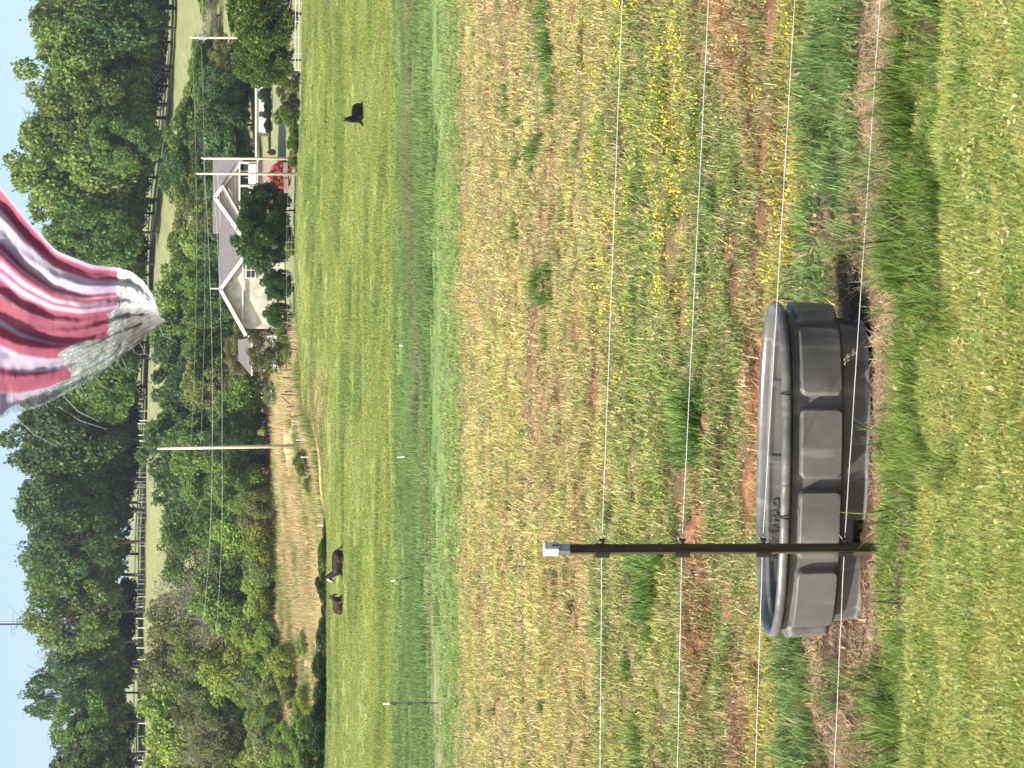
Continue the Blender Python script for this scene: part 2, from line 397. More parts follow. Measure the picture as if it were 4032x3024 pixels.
def scatter(name, col, P, rot, scl, tint, idx, label=None, tilt=0.0):
    n = len(P); me = bpy.data.meshes.new(name); me.vertices.add(n); me.vertices.foreach_set("co", np.asarray(P, np.float32).ravel())
    for nm, ty, fld, arr in (("rot", 'FLOAT_VECTOR', "vector", np.c_[RNG.uniform(-tilt, tilt, (n, 2)), rot]), ("scl", 'FLOAT_VECTOR', "vector", scl), ("tint", 'FLOAT_COLOR', "color", np.c_[tint, np.ones(n)])):
        a = me.attributes.new(nm, ty, 'POINT'); a.data.foreach_set(fld, np.asarray(arr, np.float32).ravel())
    a = me.attributes.new("idx", 'INT', 'POINT'); a.data.foreach_set("value", np.asarray(idx, np.int32))
    o = bpy.data.objects.new(name, me); C.objects.link(o)
    ng = bpy.data.node_groups.new(name + "_scatter", 'GeometryNodeTree')
    ng.interface.new_socket("Geometry", in_out='INPUT', socket_type='NodeSocketGeometry')
    ng.interface.new_socket("Geometry", in_out='OUTPUT', socket_type='NodeSocketGeometry')
    gi = ng.nodes.new("NodeGroupInput"); go = ng.nodes.new("NodeGroupOutput")
    ci = ng.nodes.new("GeometryNodeCollectionInfo"); ci.inputs["Collection"].default_value = col
    ci.inputs["Separate Children"].default_value = True; ci.inputs["Reset Children"].default_value = True
    ip = ng.nodes.new("GeometryNodeInstanceOnPoints"); ip.inputs["Pick Instance"].default_value = True
    def na(nm, ty):
        k = ng.nodes.new("GeometryNodeInputNamedAttribute"); k.data_type = ty; k.inputs["Name"].default_value = nm; return k.outputs["Attribute"]
    ng.links.new(gi.outputs[0], ip.inputs["Points"]); ng.links.new(ci.outputs[0], ip.inputs["Instance"])
    ng.links.new(na("idx", 'INT'), ip.inputs["Instance Index"]); ng.links.new(na("rot", 'FLOAT_VECTOR'), ip.inputs["Rotation"])
    ng.links.new(na("scl", 'FLOAT_VECTOR'), ip.inputs["Scale"]); ng.links.new(ip.outputs[0], go.inputs[0])
    md = o.modifiers.new("scatter", 'NODES'); md.node_group = ng
    props(o, label, None, None, "stuff"); return o
def rnd_pts(n, y0, y1, u0=-900, u1=3900, dens=None):
    """points spread evenly over the ground between depths y0 and y1, thinned by dens(x, y) in 0..1"""
    y = np.sqrt(RNG.uniform(y0 * y0, y1 * y1, n)); u = RNG.uniform(u0, u1, n); x = (u - 1512) / F * y
    if dens is not None:
        k = RNG.uniform(0, 1, n) < dens(x, y); x = x[k]; y = y[k]
    return x, y
def s3(a, b, n, zr=(.8, 1.2)):
    s = RNG.uniform(a, b, n); return np.c_[s, s, s * RNG.uniform(zr[0], zr[1], n)]
def tv(t, v=.12, hue=.06):
    n = len(t); return np.clip(t * RNG.uniform(1 - v, 1 + v, (n, 1)) * (1 + RNG.uniform(-hue, hue, (n, 3))), 0, 1)
TANK_D = 9.75
def off_tank(x, y, m=0.0):
    c = PT(1852, 3050, TANK_D); dx = x - c.x; dy = y - c.y; a = math.radians(-8)
    lx = dx * math.cos(a) + dy * math.sin(a); ly = -dx * math.sin(a) + dy * math.cos(a)
    return (np.abs(lx) / (.60 + m)) ** 2.6 + (np.abs(ly) / (.33 + m)) ** 2.6 > 1

# lawn
lawnC = proto_coll("lawn_clump", [blades(26, .050, .0032, .05, .75, .9, 100 + k) for k in range(5)] +
                   [join(leaves(12, .0075, .045, .028, 200 + k), blades(14, .045, .0028, .05, .9, .9, 240 + k)) for k in range(3)], MT['blade'])
x, y = rnd_pts(64000, 6.0, 9.3, -1500, 4500, lambda x, y: np.clip(zones(x, y)[0][0] + .35 * zones(x, y)[0][1], 0, 1) * off_tank(x, y, .5))
so, pl, W, dd = shade(x, y); n = len(x)
hh = .8 + .5 * fbm(x, y, .35, 2, 99)
scatter("lawn_grass", lawnC, np.c_[x, y, gz(x, y)], RNG.uniform(0, 6.28, n), s3(.55, 1.0, n) * np.c_[hh, hh, hh], tv(np.where((RNG.uniform(size=n) < .22)[:, None], np.array([.46, .45, .16]), np.where((RNG.uniform(size=n) < .25)[:, None], np.array([.15, .22, .05]), pl * 1.1)), .28, .10), RNG.integers(0, 8, n), "short lime green lawn in front of the black tank")
x, y = rnd_pts(5200, 6.0, 8.6, -1500, 4500, lambda x, y: zones(x, y)[0][0] * sstep(.50, .66, fbm(x, y, .30, 2, 333))); n = len(x)
scatter("lawn_weeds", lawnC, np.c_[x, y, gz(x, y)], RNG.uniform(0, 6.28, n), s3(.7, 1.3, n), tv(np.where((RNG.uniform(size=n) < .35)[:, None], np.array([.52, .43, .22]), np.array([.12, .21, .05])), .3, .1), RNG.integers(5, 8, n), "broad leaved weeds and dead clippings scattered through the lawn")
# tall grass along the fence
tallC = proto_coll("tall_clump", [blades(16, .20, .0055, .045, .42, 1.1, 300 + k, segs=5, tipc=(1.2, 1.2, 1.0)) for k in range(6)] +
                   [blades(12, .15, .0045, .05, .7, 1.4, 320 + k, segs=5, tipc=(1.3, 1.2, .9)) for k in range(3)], MT['blade'])
def dtall(x, y):
    W = zones(x, y)[0]; g = fbm(x, y, .30, 2, 120)
    return np.clip((W[1] * 1.0 + W[3] * .7 * sstep(.38, .55, g) + W[2] * .30 * sstep(.54, .64, g) + W[0] * .03) * (.4 + .6 * sstep(.35, .55, fbm(x, y, .18, 2, 121))), 0, 1) * off_tank(x, y) * (.15 + .85 * off_tank(x, y, .16))
x, y = rnd_pts(38000, 6.2, 14.5, -1500, 4500, dtall); n = len(x)
so, pl, W, dd = shade(x, y)
hh = .35 + .75 * fbm(x, y, .3, 2, 130) + .35 * (RNG.uniform(size=n) < .12)
hh = hh * np.where(y < 9.2, .40 + .72 * np.clip(W[1] + W[2], 0, 1) ** 1.5, 1)
tc_ = PT(1852, 3026, TANK_D); fr_ = (1 - sstep(.62, .80, np.abs(x - tc_.x + .08 * np.sin(y * 9)))) * (y < 9.5)   # trodden short in front of the tank
lim_ = np.clip((z_of(3455 - 45 * RNG.uniform(size=n) ** 2, y) - gz(x, y)) / .20, .08, 9) * np.where(RNG.uniform(size=n) < .14, 2.4, 1.0)
hh = np.where(fr_ > .5, np.minimum(hh, lim_), hh)
scatter("tall_grass", tallC, np.c_[x, y, gz(x, y)], RNG.uniform(0, 6.28, n), s3(.55, 1.1, n) * np.c_[hh, hh, hh], tv(np.where((W[2] > .4)[:, None], np.array([.15, .21, .07]), pl), .28, .12), RNG.integers(0, 9, n), "long arching green grass growing along the wire fence")
# thatch: dead straw lying on bare soil
deadC = proto_coll("dead_clump", [blades(20, .10, .0048, .07, .5, 2.2, 400 + k, flat=.72, segs=4, colv=.45, tipc=(1.2, 1.15, 1.0)) for k in range(6)], MT['blade'])
x, y = rnd_pts(19000, 8.2, 12.5, -1500, 4500, lambda x, y: np.clip(zones(x, y)[0][2], 0, 1) * off_tank(x, y) * sstep(.34, .56, fbm(x, y, .16, 2, 140)) * (.35 + .65 * off_tank(x, y, .30))); n = len(x)
so, pl, W, dd = shade(x, y)
scatter("dead_grass", deadC, np.c_[x, y, gz(x, y)], RNG.uniform(0, 6.28, n), s3(.5, 1.0, n), tv(np.tile([.48, .345, .22], (n, 1)) * (.35 + .9 * fbm(x, y, .25, 2, 150))[:, None], .3, .05), RNG.integers(0, 6, n), "dead straw coloured grass on bare brown soil under the fence")
# rough field
fieldC = proto_coll("field_clump", [blades(16, .055, .006, .07, .7, .9, 500 + k, segs=2, colv=.4) for k in range(4)] +
                    [join(leaves(16, .0075, .06, .03, 520 + k, .35), blades(8, .05, .005, .07, .9, .9, 540 + k, segs=2)) for k in range(4)] +
                    [blades(14, .09, .006, .07, .5, .7, 560 + k, flat=.9, segs=2, colv=.4) for k in range(2)], MT['blade'])
def dfield(x, y):
    so, pl, W, d = shade(x, y)
    f = W[4] + W[5] * .9 + W[6] + W[7] * .85 + W[8] + W[3] * .7 + W[9] * .6
    return np.clip(f * (1 - sstep(50, 62, y)) * (1 - d['red'] * .5) * sstep(.34, .54, fbm(x, y, .24, 2, 160)), 0, 1)
Pl = []
for (n0, y0, y1, s0, s1) in ((40000, 9.3, 16, .8, 1.3), (50000, 16, 28, 1.1, 1.7), (56000, 28, 62, 1.7, 2.6)):
    x, y = rnd_pts(n0, y0, y1, -700, 3700, dfield); so, pl, W, dd = shade(x, y); n = len(x)
    t = pl * (1.0 + .3 * RNG.uniform(size=n))[:, None]
    j = RNG.uniform(size=n)
    t = np.where((j < .13)[:, None], np.array([.18, .26, .08]), t); t = np.where((j > .80)[:, None], np.array([.45, .36, .22]), t)
    s = s3(s0, s1, n); s[:, 2] *= np.where(y > 28, .95, 1.15) 
    Pl.append((np.c_[x, y, gz(x, y)], s, tv(t, .25, .08), RNG.integers(0, 10, n)))
P = np.concatenate([p[0] for p in Pl]); n = len(P)
scatter("field_grass", fieldC, P, RNG.uniform(0, 6.28, n), np.concatenate([p[1] for p in Pl]), np.concatenate([p[2] for p in Pl]), np.concatenate([p[3] for p in Pl]), "patchy tan and green stubble over the rough field behind the fence")
# green tussocks in the rough field
tusC = proto_coll("tussock_clump", [blades(60, .17, .008, .07, .55, .8, 600 + k, segs=3) for k in range(4)], MT['blade'])
tp_ = [(870, 2060, 26), (1120, 2155, 24), (1320, 2170, 22), (1070, 2190, 20), (220, 2170, 22), (360, 2190, 22), (380, 2020, 24), (1720, 2770, 15), (2290, 2620, 15.5), (2330, 2600, 15.5), (2440, 2570, 16), (60, 2180, 22), (600, 2130, 23), (590, 2050, 25), (1690, 2760, 15), (2950, 2560, 16)]
xs, ys_ = [], []
for (yi, v, d0) in tp_:
    dcur = min(np.linspace(9.5, 50, 600), key=lambda d: abs(vq_of(d, float(tz(((3024 - yi) - 1512) / F * d, d))) - v))
    for k in range(7):
        xs.append(((3024 - yi) - 1512) / F * dcur + random.gauss(0, .12)); ys_.append(dcur + random.gauss(0, .2))
x = np.array(xs); y = np.array(ys_); n = len(x)
x2, y2 = rnd_pts(2600, 12, 60, -700, 3700, lambda x, y: sstep(.60, .72, fbm(x, y, 1.0, 2, 170)) * zones(x, y)[0][5:8].sum(0)); n2 = len(x2)
scatter("grass_tussocks", tusC, np.c_[np.r_[x, x2], np.r_[y, y2], gz(np.r_[x, x2], np.r_[y, y2])], RNG.uniform(0, 6.28, n + n2),
        np.r_[s3(.9, 1.5, n), s3(.4, .8, n2)], tv(np.tile([.13, .215, .055], (n + n2, 1)), .25, .1), RNG.integers(0, 4, n + n2), "green grass tussocks dotted over the tan field")
# tall blue-green strip and pasture beyond
farC = proto_coll("pasture_clump", [blades(34, .22, .016, .30, .5, .7, 700 + k, segs=2, colv=.3) for k in range(5)], MT['blade'])
x, y = rnd_pts(60000, 48, 126, -600, 3600, lambda x, y: np.clip(zones(x, y)[0][9] * sstep(.35, .6, fbm(x * .5, y, 2.0, 3, 180)) + .04, 0, 1) * sstep(48, 60, y)); n = len(x)
so, pl, W, dd = shade(x, y); hh = (.25 + 1.3 * sstep(.3, .8, fbm(x * .5, y, 2.0, 3, 190))) * (.3 + .55 * W[9])
x3, y3 = rnd_pts(60000, 80, 265, -600, 3600, lambda x, y: np.clip(zones(x, y)[0][10], 0, 1)); n3 = len(x3)
so3, pl3, W3, d3 = shade(x3, y3)
h3 = .5 + .6 * d3['dk']
A = s3(.9, 1.5, n); A[:, 2] *= hh; B = s3(1.5, 2.4, n3); B[:, 2] *= h3 * .62
scatter("pasture_grass", farC, np.c_[np.r_[x, x3], np.r_[y, y3], gz(np.r_[x, x3], np.r_[y, y3])], RNG.uniform(0, 6.28, n + n3), np.r_[A, B],
        tv(np.r_[pl * (.85 + .5 * fbm(x, y, 3, 2, 195))[:, None], pl3 * 1.02], .2, .07), RNG.integers(0, 5, n + n3), "green pasture grass on the slope where the horses lie")
# straw field beyond the crest and meadow grass on the hill
strawC = proto_coll("straw_clump", [blades(30, .9, .07, .7, .25, .5, 800 + k, segs=2, colv=.3) for k in range(4)], MT['blade'])
x, y = rnd_pts(20000, 236, 425, -700, 2600, lambda x, y: zones(x, y)[0][11] * sstep(.25, .4, fbm(x, y, 8, 2, 200))); n = len(x)
scatter("straw_field", strawC, np.c_[x, y, gz(x, y)], RNG.uniform(0, 6.28, n), s3(.8, 1.3, n), tv(np.where((fbm(x, y, 7, 3, 205) > .57)[:, None], np.array([.20, .25, .07]), np.array([.48, .39, .23])) * (.75 + .5 * fbm(x, y, 12, 3, 210))[:, None], .2, .06), RNG.integers(0, 4, n), "tall dry golden straw grass beyond the pasture crest")
# yellow flowers
flC = proto_coll("flower_clump", [leaves(16, .0085, .08, .09, 900 + k, .15) for k in range(4)], MT['blade'])
def dfl(x, y):
    W, vq, u = zones(x, y); r = sstep(1100, 2300, u)
    a = (W[4] * sstep(.46, .60, fbm(x, y, .5, 2, 220)) * .9 + W[6] * sstep(.50, .62, fbm(x, y, 1.1, 3, 230)) * .8 + W[5] * sstep(.58, .66, fbm(x, y, .9, 3, 230)) * .2) * (r * .96 + .04)
    # the dense bright patch
    a = a + sstep(-.4, 0, 0 * x) * 0
    return np.clip(a, 0, 1)
x, y = rnd_pts(15000, 9.5, 40, -600, 3800, dfl); n = len(x)
sc_ = np.interp(y, [9, 16, 30], [.75, 1.0, 1.5])
scatter("yellow_flowers", flC, np.c_[x, y, gz(x, y) + .01], RNG.uniform(0, 6.28, n), s3(.8, 1.2, n) * sc_[:, None], tv(np.tile([.80, .66, .03], (n, 1)), .12, .05), RNG.integers(0, 4, n), "small yellow wild flowers in bands across the field")

# ------------------------------------------------------------------ trees
def crown_mesh(name, seed, nb, nl, leaf, env=(1, 1, 1), gap=.0, br=(.22, .36), top=.0, cfill=.5, colspread=.22):
    """crown in a unit envelope: x,y radius 1, z 0..1 (later scaled); leaf = leaf clump size in units of radius"""
    r = np.random.default_rng(seed)
    cs = []; rs = []
    for k in range(nb):
        while True:
            p = r.uniform(-1, 1, 3)
            if np.linalg.norm(p) < 1: break
        p = p / max(np.linalg.norm(p), .01) * (np.linalg.norm(p) ** cfill)
        w = 1 - top * max(0, p[2])
        rr = r.uniform(*br) * (1 - .25 * abs(p[2]))
        p = np.array([p[0] * (1 - rr) * w, p[1] * (1 - rr) * w, p[2] * (1 - rr)])
        cs.append(p); rs.append(rr)
    cs = np.array(cs); rs = np.array(rs)
    w = rs ** 2; w /= w.sum()
    bi = r.choice(nb, nl, p=w)
    d = r.normal(0, 1, (nl, 3)); d[:, 2] += .25; d /= np.linalg.norm(d, axis=1)[:, None]
    rad = rs[bi] * (1 - np.abs(r.normal(0, .16, nl))) * (1 + .10 * np.sin(d[:, 0] * 9 + bi) * np.sin(d[:, 2] * 8 + bi * 2) )
    rad = rad + (r.uniform(size=nl) < .10) * r.uniform(0, .09, nl)
    c = cs[bi] + d * rad[:, None]
    if gap > 0:
        g = np.sin(c[:, 0] * 7.3 + seed) * np.sin(c[:, 1] * 6.1 + seed * 2) * np.sin(c[:, 2] * 8.2 + seed * 3)
        c = c[(g < .45 - gap) | (r.uniform(size=nl) < .25)]; bi = bi[:len(c)]
    n = len(c); d = d[:n]
    nn = d * .7 + r.normal(0, .65, (n, 3)); nn[:, 2] += .25; nn /= np.linalg.norm(nn, axis=1)[:, None]
    t = np.cross(nn, r.normal(0, 1, (n, 3))); t /= np.linalg.norm(t, axis=1)[:, None]; b = np.cross(nn, t)
    s = (leaf * r.uniform(.55, 1.35, n))[:, None]
    q = r.uniform(.4, .8, (n, 1))
    V = np.stack([c - t * s, c - b * s * q + nn * s * .2, c + t * s, c + b * s * q + nn * s * .2], 1)
    V = V.reshape(-1, 3); V[:, 2] = V[:, 2] * .5 + .5
    Q = np.arange(n * 4).reshape(n, 4)
    bc = r.uniform(1 - colspread, 1 + colspread, nb)[bi] * r.uniform(.82, 1.18, n)
    hue = r.uniform(-.10, .10, nb)[bi]
    col = np.stack([bc * (1 + hue), bc, bc * (1 - hue * .6)], 1); col = np.repeat(col, 4, 0)
    me = np_mesh(name, V, Q, col); me.materials.append(MT['leaf'])
    return me, cs * np.array([1, 1, .5]) + np.array([0, 0, .5]), rs
def trunk_mesh(name, seed, cs, rs, base=-.35, thick=.05, limbs=9, twigs=0, mat='bark'):
    r = random.Random(seed); m = MB()
    top = .78; pts = [Vector((0, 0, base))]; 
    for k in range(1, 7):
        t = k / 6; pts.append(Vector((r.uniform(-.04, .04) * t * 2, r.uniform(-.04, .04) * t * 2, base + (top - base) * t)))
    m.tube(pts, [thick * (1.25 - t / 6 * 1.05) for t in range(7)], 7)
    order = list(range(len(cs))); r.shuffle(order)
    for k in order[:limbs]:
        e = Vector(cs[k]); z0 = base + (top - base) * r.uniform(.25, .8); z0 = min(z0, e.z - .02) if e.z > -.05 else z0
        i = (z0 - base) / (top - base) * 6; i0 = max(0, min(5, int(i))); st = pts[i0].lerp(pts[i0 + 1], max(0, min(1, i - i0)))
        mid = st.lerp(e, .5) + Vector((r.uniform(-.06, .06), r.uniform(-.06, .06), -.03 + r.uniform(-.02, .04)))
        th = thick * .42
        m.tube([st, mid, e], [th, th * .7, th * .25], 5)
        for q in range(twigs):
            a = mid.lerp(e, r.uniform(.1, .95)); b = a + Vector((r.gauss(0, .16), r.gauss(0, .16), abs(r.gauss(.05, .07))))
            c = b + Vector((r.gauss(0, .12), r.gauss(0, .12), r.gauss(.05, .05)))
            m.tube([a, b, c], [th * .35, th * .22, th * .08], 4)
    return m.mesh(name, True, MT[mat])
VAR = {}
def variant(key, seed, nb, nl, leaf, limbs=9, twigs=0, base=-.35, thick=.05, mat='bark', **kw):
    me, cs, rs = crown_mesh("crown_" + key, seed, nb, nl, leaf, **kw)
    VAR[key] = (me, trunk_mesh("trunk_" + key, seed, cs, rs, base, thick, limbs, twigs, mat), base)
for k in range(5): variant("full%d" % k, 20 + k, 80, 28000, .034, br=(.14, .27), gap=.03, base=-.05, cfill=.6, thick=.028)
for k in range(3): variant("open%d" % k, 40 + k, 64, 13000, .031, limbs=30, twigs=5, br=(.13, .24), gap=.15, thick=.03, base=-.12)
for k in range(2): variant("bare%d" % k, 60 + k, 34, 1500, .028, limbs=30, twigs=10, br=(.15, .25), thick=.03, mat='barkpale', base=-.12)
for k in range(3): variant("bush%d" % k, 70 + k, 34, 9000, .046, limbs=10, twigs=2, base=-.04, thick=.04, br=(.24, .40), top=.2)
for k in range(2): variant("ceda%d" % k, 80 + k, 40, 8000, .045, limbs=6, base=-.08, thick=.05, br=(.18, .30), top=.75)
def tree(name, key, y_img, vtop, vbase, wpx, d, color, label, cat="tree", group=None, rz=None):
    """tree standing on the ground at depth d; heights read off the photo"""
    x = ((3024 - y_img) - 1512) / F * d; zb = float(gz(x, d)) - .1
    ztop = z_of(vtop, d); cm, tm, base = VAR[key]
    R = wpx / F * d / 2
    H = ztop - zb; s = H / (1 - base)      # unit trunk+crown runs from base to 1
    e = empty(name, (x, d, zb), label, cat, group, random.uniform(0, 6.28) if rz is None else rz)
    for nm, me in (("crown", cm), ("trunk", tm)):
        o = link(nm, me, None, e); o.scale = (R, R * random.uniform(.85, 1.1), s); o.location = (0, 0, -base * s)
        o.color = (*color, 1)
    return e
def jc(c, v=.15):
    k = random.uniform(1 - v, 1 + v); return tuple(q * k * random.uniform(.92, 1.08) for q in c)
GRN = (.150, .230, .050); DGR = (.090, .145, .045); BGR = (.115, .180, .062); YGR = (.25, .31, .055); OLV = (.20, .225, .070); LGR = (.20, .28, .060)
ORD = ["first", "second", "third", "fourth", "fifth", "sixth", "seventh", "eighth", "ninth", "tenth", "eleventh", "twelfth", "thirteenth", "fourteenth", "fifteenth", "sixteenth", "seventeenth", "eighteenth", "nineteenth", "twentieth"]
def ordn(k):
    if k < 20: return ORD[k]
    t = (k + 1) // 10; tens = {2: "twenty", 3: "thirty", 4: "forty", 5: "fifty", 6: "sixty", 7: "seventy", 8: "eighty", 9: "ninety", 10: "hundred", 11: "hundred-ten"}; 
    if (k + 1) % 10 == 0: return {3: "thirtieth", 4: "fortieth", 5: "fiftieth", 6: "sixtieth", 7: "seventieth", 8: "eightieth", 9: "ninetieth", 10: "hundredth", 11: "hundred-tenth"}[t]
    return tens[t] + "-" + ORD[(k + 1) % 10 - 1]
# the ridge wood: front rank, measured (row, top, base, width, kind, colour)
ridge = [
 (-260, 60, 715, 420, "full0", GRN), (40, 90, 705, 330, "full1", GRN), (270, 62, 690, 360, "full2", LGR), (120, 240, 700, 240, "full3", DGR), (420, 55, 680, 230, "bare0", OLV), (470, 140, 660, 330, "full4", GRN),
 (640, 14, 640, 330, "full0", LGR), (560, 330, 655, 220, "full2", GRN), (790, 100, 620, 320, "full3", LGR), (920, 150, 600, 260, "full1", GRN), (1040, 130, 590, 320, "full2", GRN), (1180, 200, 580, 260, "full4", DGR),
 (1260, 90, 575, 320, "full3", GRN), (1410, 160, 570, 260, "full0", GRN), (1560, 60, 565, 320, "full4", BGR), (1560, 260, 560, 170, "full1", LGR), (1730, 4, 560, 330, "full2", BGR), (1880, 60, 555, 270, "open0", BGR),
 (2000, 55, 552, 300, "full0", BGR), (2130, 62, 550, 260, "open1", BGR), (2260, 50, 548, 290, "open2", GRN), (2400, 70, 545, 270, "open0", GRN), (2520, 120, 545, 240, "bare1", OLV), (2620, 170, 545, 260, "full3", BGR),
 (2720, 62, 545, 200, "open1", BGR), (2830, 185, 545, 260, "open2", GRN), (2960, 190, 545, 290, "full1", BGR), (3120, 170, 545, 300, "open0", GRN), (3320, 120, 545, 300, "full2", BGR)]
ridge = [(a, b - 8, c, w_, k_, q) for a, b, c, w_, k_, q in ridge]
ridge.sort(key=lambda t: t[0]); vis = 0
KW = {"full": "full leafy tree", "open": "thin crowned tree", "bare": "half bare tree", "bush": "bushy tree", "ceda": "pointed cedar"}
CW = {GRN: "mid green", LGR: "bright green", DGR: "dark green", BGR: "bluish dark green", YGR: "yellowish green", OLV: "olive"}
for (yi, vt, vb, w, kk, c) in ridge:
    d = 475 if yi > 1000 else 462 - (1000 - max(yi, 0)) * .006
    inside = -60 < yi < 3084
    lab = "%s %s on the far ridge, %s from the picture's top edge" % (CW[c], KW[kk[:4]], ordn(vis)) if inside else "%s %s of the far ridge wood, %s beyond the picture's edge" % (CW[c], KW[kk[:4]], ordn(random.randrange(2, 9)))
    if inside: vis += 1
    tree("ridge_tree", kk, yi, vt, vb, w * 1.4, d + random.uniform(-6, 8), jc(c), lab, "tree", "trees of the wood on the far ridge")
# ranks behind, filling the wood
for rank, (dd0, off, step) in enumerate(((500, 60, 210), (535, 110, 230))):
    k = 0; yi = -500 + 60 * rank
    while yi < 3500:
        vt = np.interp(yi, [0, 300, 470, 640, 850, 1300, 1650, 1800, 2300, 2560, 2700, 2850, 3100], [95, 80, 150, 60, 150, 130, 40, 40, 80, 190, 110, 220, 220]) + off + random.uniform(-20, 50) + (0 if yi < 1700 else 30)
        key = random.choice(["full0", "full1", "full3", "full4"] if yi < 1750 else ["open0", "open1", "open2", "full2"])
        tree("ridge_tree", key, yi, vt, 540, 330, dd0 + random.uniform(-8, 8), jc(BGR if yi > 1500 else GRN), "dim tree in rank %s behind the ridge front, %s from the picture's top edge" % (("two", "three", "four")[rank], ordn(k)), "tree", "trees of the wood on the far ridge")
        yi += step + random.uniform(-40, 40); k += 1
# dark undergrowth at the foot of the ridge wood
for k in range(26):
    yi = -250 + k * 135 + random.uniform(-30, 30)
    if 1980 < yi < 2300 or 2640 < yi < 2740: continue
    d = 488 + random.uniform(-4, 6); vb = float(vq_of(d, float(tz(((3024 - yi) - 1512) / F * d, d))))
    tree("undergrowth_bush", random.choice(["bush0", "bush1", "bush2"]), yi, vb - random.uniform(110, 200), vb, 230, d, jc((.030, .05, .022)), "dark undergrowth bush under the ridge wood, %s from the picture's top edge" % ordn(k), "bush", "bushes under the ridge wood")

# middle belt of trees and scrub between the straw field or house and the hill meadow
def T_edge(yi): return float(np.interp(yi, [-300, 0, 230, 300, 400, 500, 620, 780, 860, 960, 1020, 1100, 1250, 1400, 1540, 1640, 1720, 1850, 1940, 2000, 2060, 2150, 2260, 2400, 2700, 3000, 3300],
                                      [720, 770, 790, 715, 700, 640, 602, 610, 680, 700, 630, 580, 565, 570, 545, 590, 520, 510, 590, 660, 600, 585, 570, 535, 520, 530, 520]))
mid = []
yi = -330
while yi < 3350:      # rear rank, up to the measured top edge
    te = T_edge(yi); w = random.uniform(190, 270)
    if 0 < yi < 250: key, c = "bare1", OLV
    elif yi < 1000: key, c = random.choice([("full1", DGR), ("open1", OLV), ("full3", GRN), ("bush0", LGR)])
    elif yi < 1550: key, c = random.choice([("full0", GRN), ("full4", DGR), ("full2", LGR)])
    elif yi < 2000: key, c = random.choice([("full0", GRN), ("full1", LGR), ("full3", BGR)])
    else: key, c = random.choice([("open0", OLV), ("open2", YGR), ("bush1", YGR), ("bare0", OLV), ("open1", GRN)])
    mid.append((yi, te + random.uniform(0, 25), w, key, 398 + random.uniform(-6, 6), c)); yi += w * .52
yi = -300
while yi < 3350:      # second rank
    te = T_edge(yi) + random.uniform(90, 160); w = random.uniform(170, 240)
    if 780 < yi < 980: te += 40
    if yi < 1000: key, c = random.choice([("ceda0", DGR), ("full2", DGR), ("open0", OLV), ("full4", DGR)])
    elif yi < 1600: key, c = random.choice([("full1", DGR), ("full2", GRN), ("open2", OLV)])
    elif yi < 2000: key, c = random.choice([("full2", GRN), ("full3", DGR), ("full4", LGR)])
    else: key, c = random.choice([("open0", YGR), ("bush2", GRN), ("bush1", YGR), ("bare1", OLV), ("open1", OLV)])
    if 80 < yi < 260: yi += 120; continue
    mid.append((yi, te, w, key, 378 + random.uniform(-5, 5), c)); yi += w * .55
yi = 240
while yi < 1240:      # dark trees right behind the house and the low white building
    w = random.uniform(140, 210)
    mid.append((yi, random.uniform(745, 840), w, random.choice(["full2", "full4", "ceda0", "full0", "bush0"]), 366 + random.uniform(-4, 4), random.choice([DGR, DGR, OLV, BGR]))); yi += w * .5
yi = 1230
while yi < 3350:      # front scrub
    te = random.uniform(770, 880) if yi < 2000 else random.uniform(720, 900); w = random.uniform(130, 220)
    if yi < 1560: key, c = random.choice([("open0", OLV), ("open1", OLV), ("bush0", GRN)]); te = random.uniform(850, 930)
    elif yi < 1960: key, c = random.choice([("bush2", DGR), ("full4", DGR), ("full0", GRN)])
    else: key, c = random.choice([("bush0", YGR), ("bush1", YGR), ("bush2", LGR), ("open2", OLV), ("bush0", GRN)])
    mid.append((yi, te, w, key, 362 + random.uniform(-3, 4), c)); yi += w * .5
yi = 1980
while yi < 3350:      # low bright scrub at the straw field edge
    w = random.uniform(100, 170)
    mid.append((yi, random.uniform(900, 985), w, random.choice(["bush0", "bush1", "bush2"]), 352 + random.uniform(-3, 3), random.choice([YGR, LGR, YGR, OLV]))); yi += w * .62
yi = 2480
while yi < 3350:
    w = random.uniform(110, 190); k_ = (yi - 2480) / 870
    for dd_, lo_, hi_ in ((330, 960, 1040), (306, 1040, 1110), (286, 1120, 1180)):
        if dd_ == 330 or random.random() < .35 + k_ * 1.3: mid.append((yi + random.uniform(-40, 40), random.uniform(lo_, hi_), w, random.choice(["bush0", "bush1", "bush2", "open0"]), dd_ + random.uniform(-4, 4), random.choice([YGR, LGR, OLV, GRN])))
    yi += w * .6
mid.sort(key=lambda t: t[0]); vis = 0
for (yi, vt, w, kk, d, c) in mid:
    x = ((3024 - yi) - 1512) / F * d; vb = vq_of(d, float(tz(x, d)))
    inside = -40 < yi < 3064
    lab = "%s %s in the middle belt, %s from the picture's top edge" % (CW[c], KW[kk[:4]], ordn(vis)) if inside else "%s %s of the middle belt, %s outside the picture's %s edge" % (CW[c], KW[kk[:4]], ordn(max(0, int(abs(yi if yi < 0 else yi - 3024) // 12))), "top" if yi < 0 else "bottom")
    if inside: vis += 1
    tree("belt_tree", kk, yi, vt, vb, w * 1.35, d, jc(c, .18), lab, "tree", "trees and scrub of the middle belt")
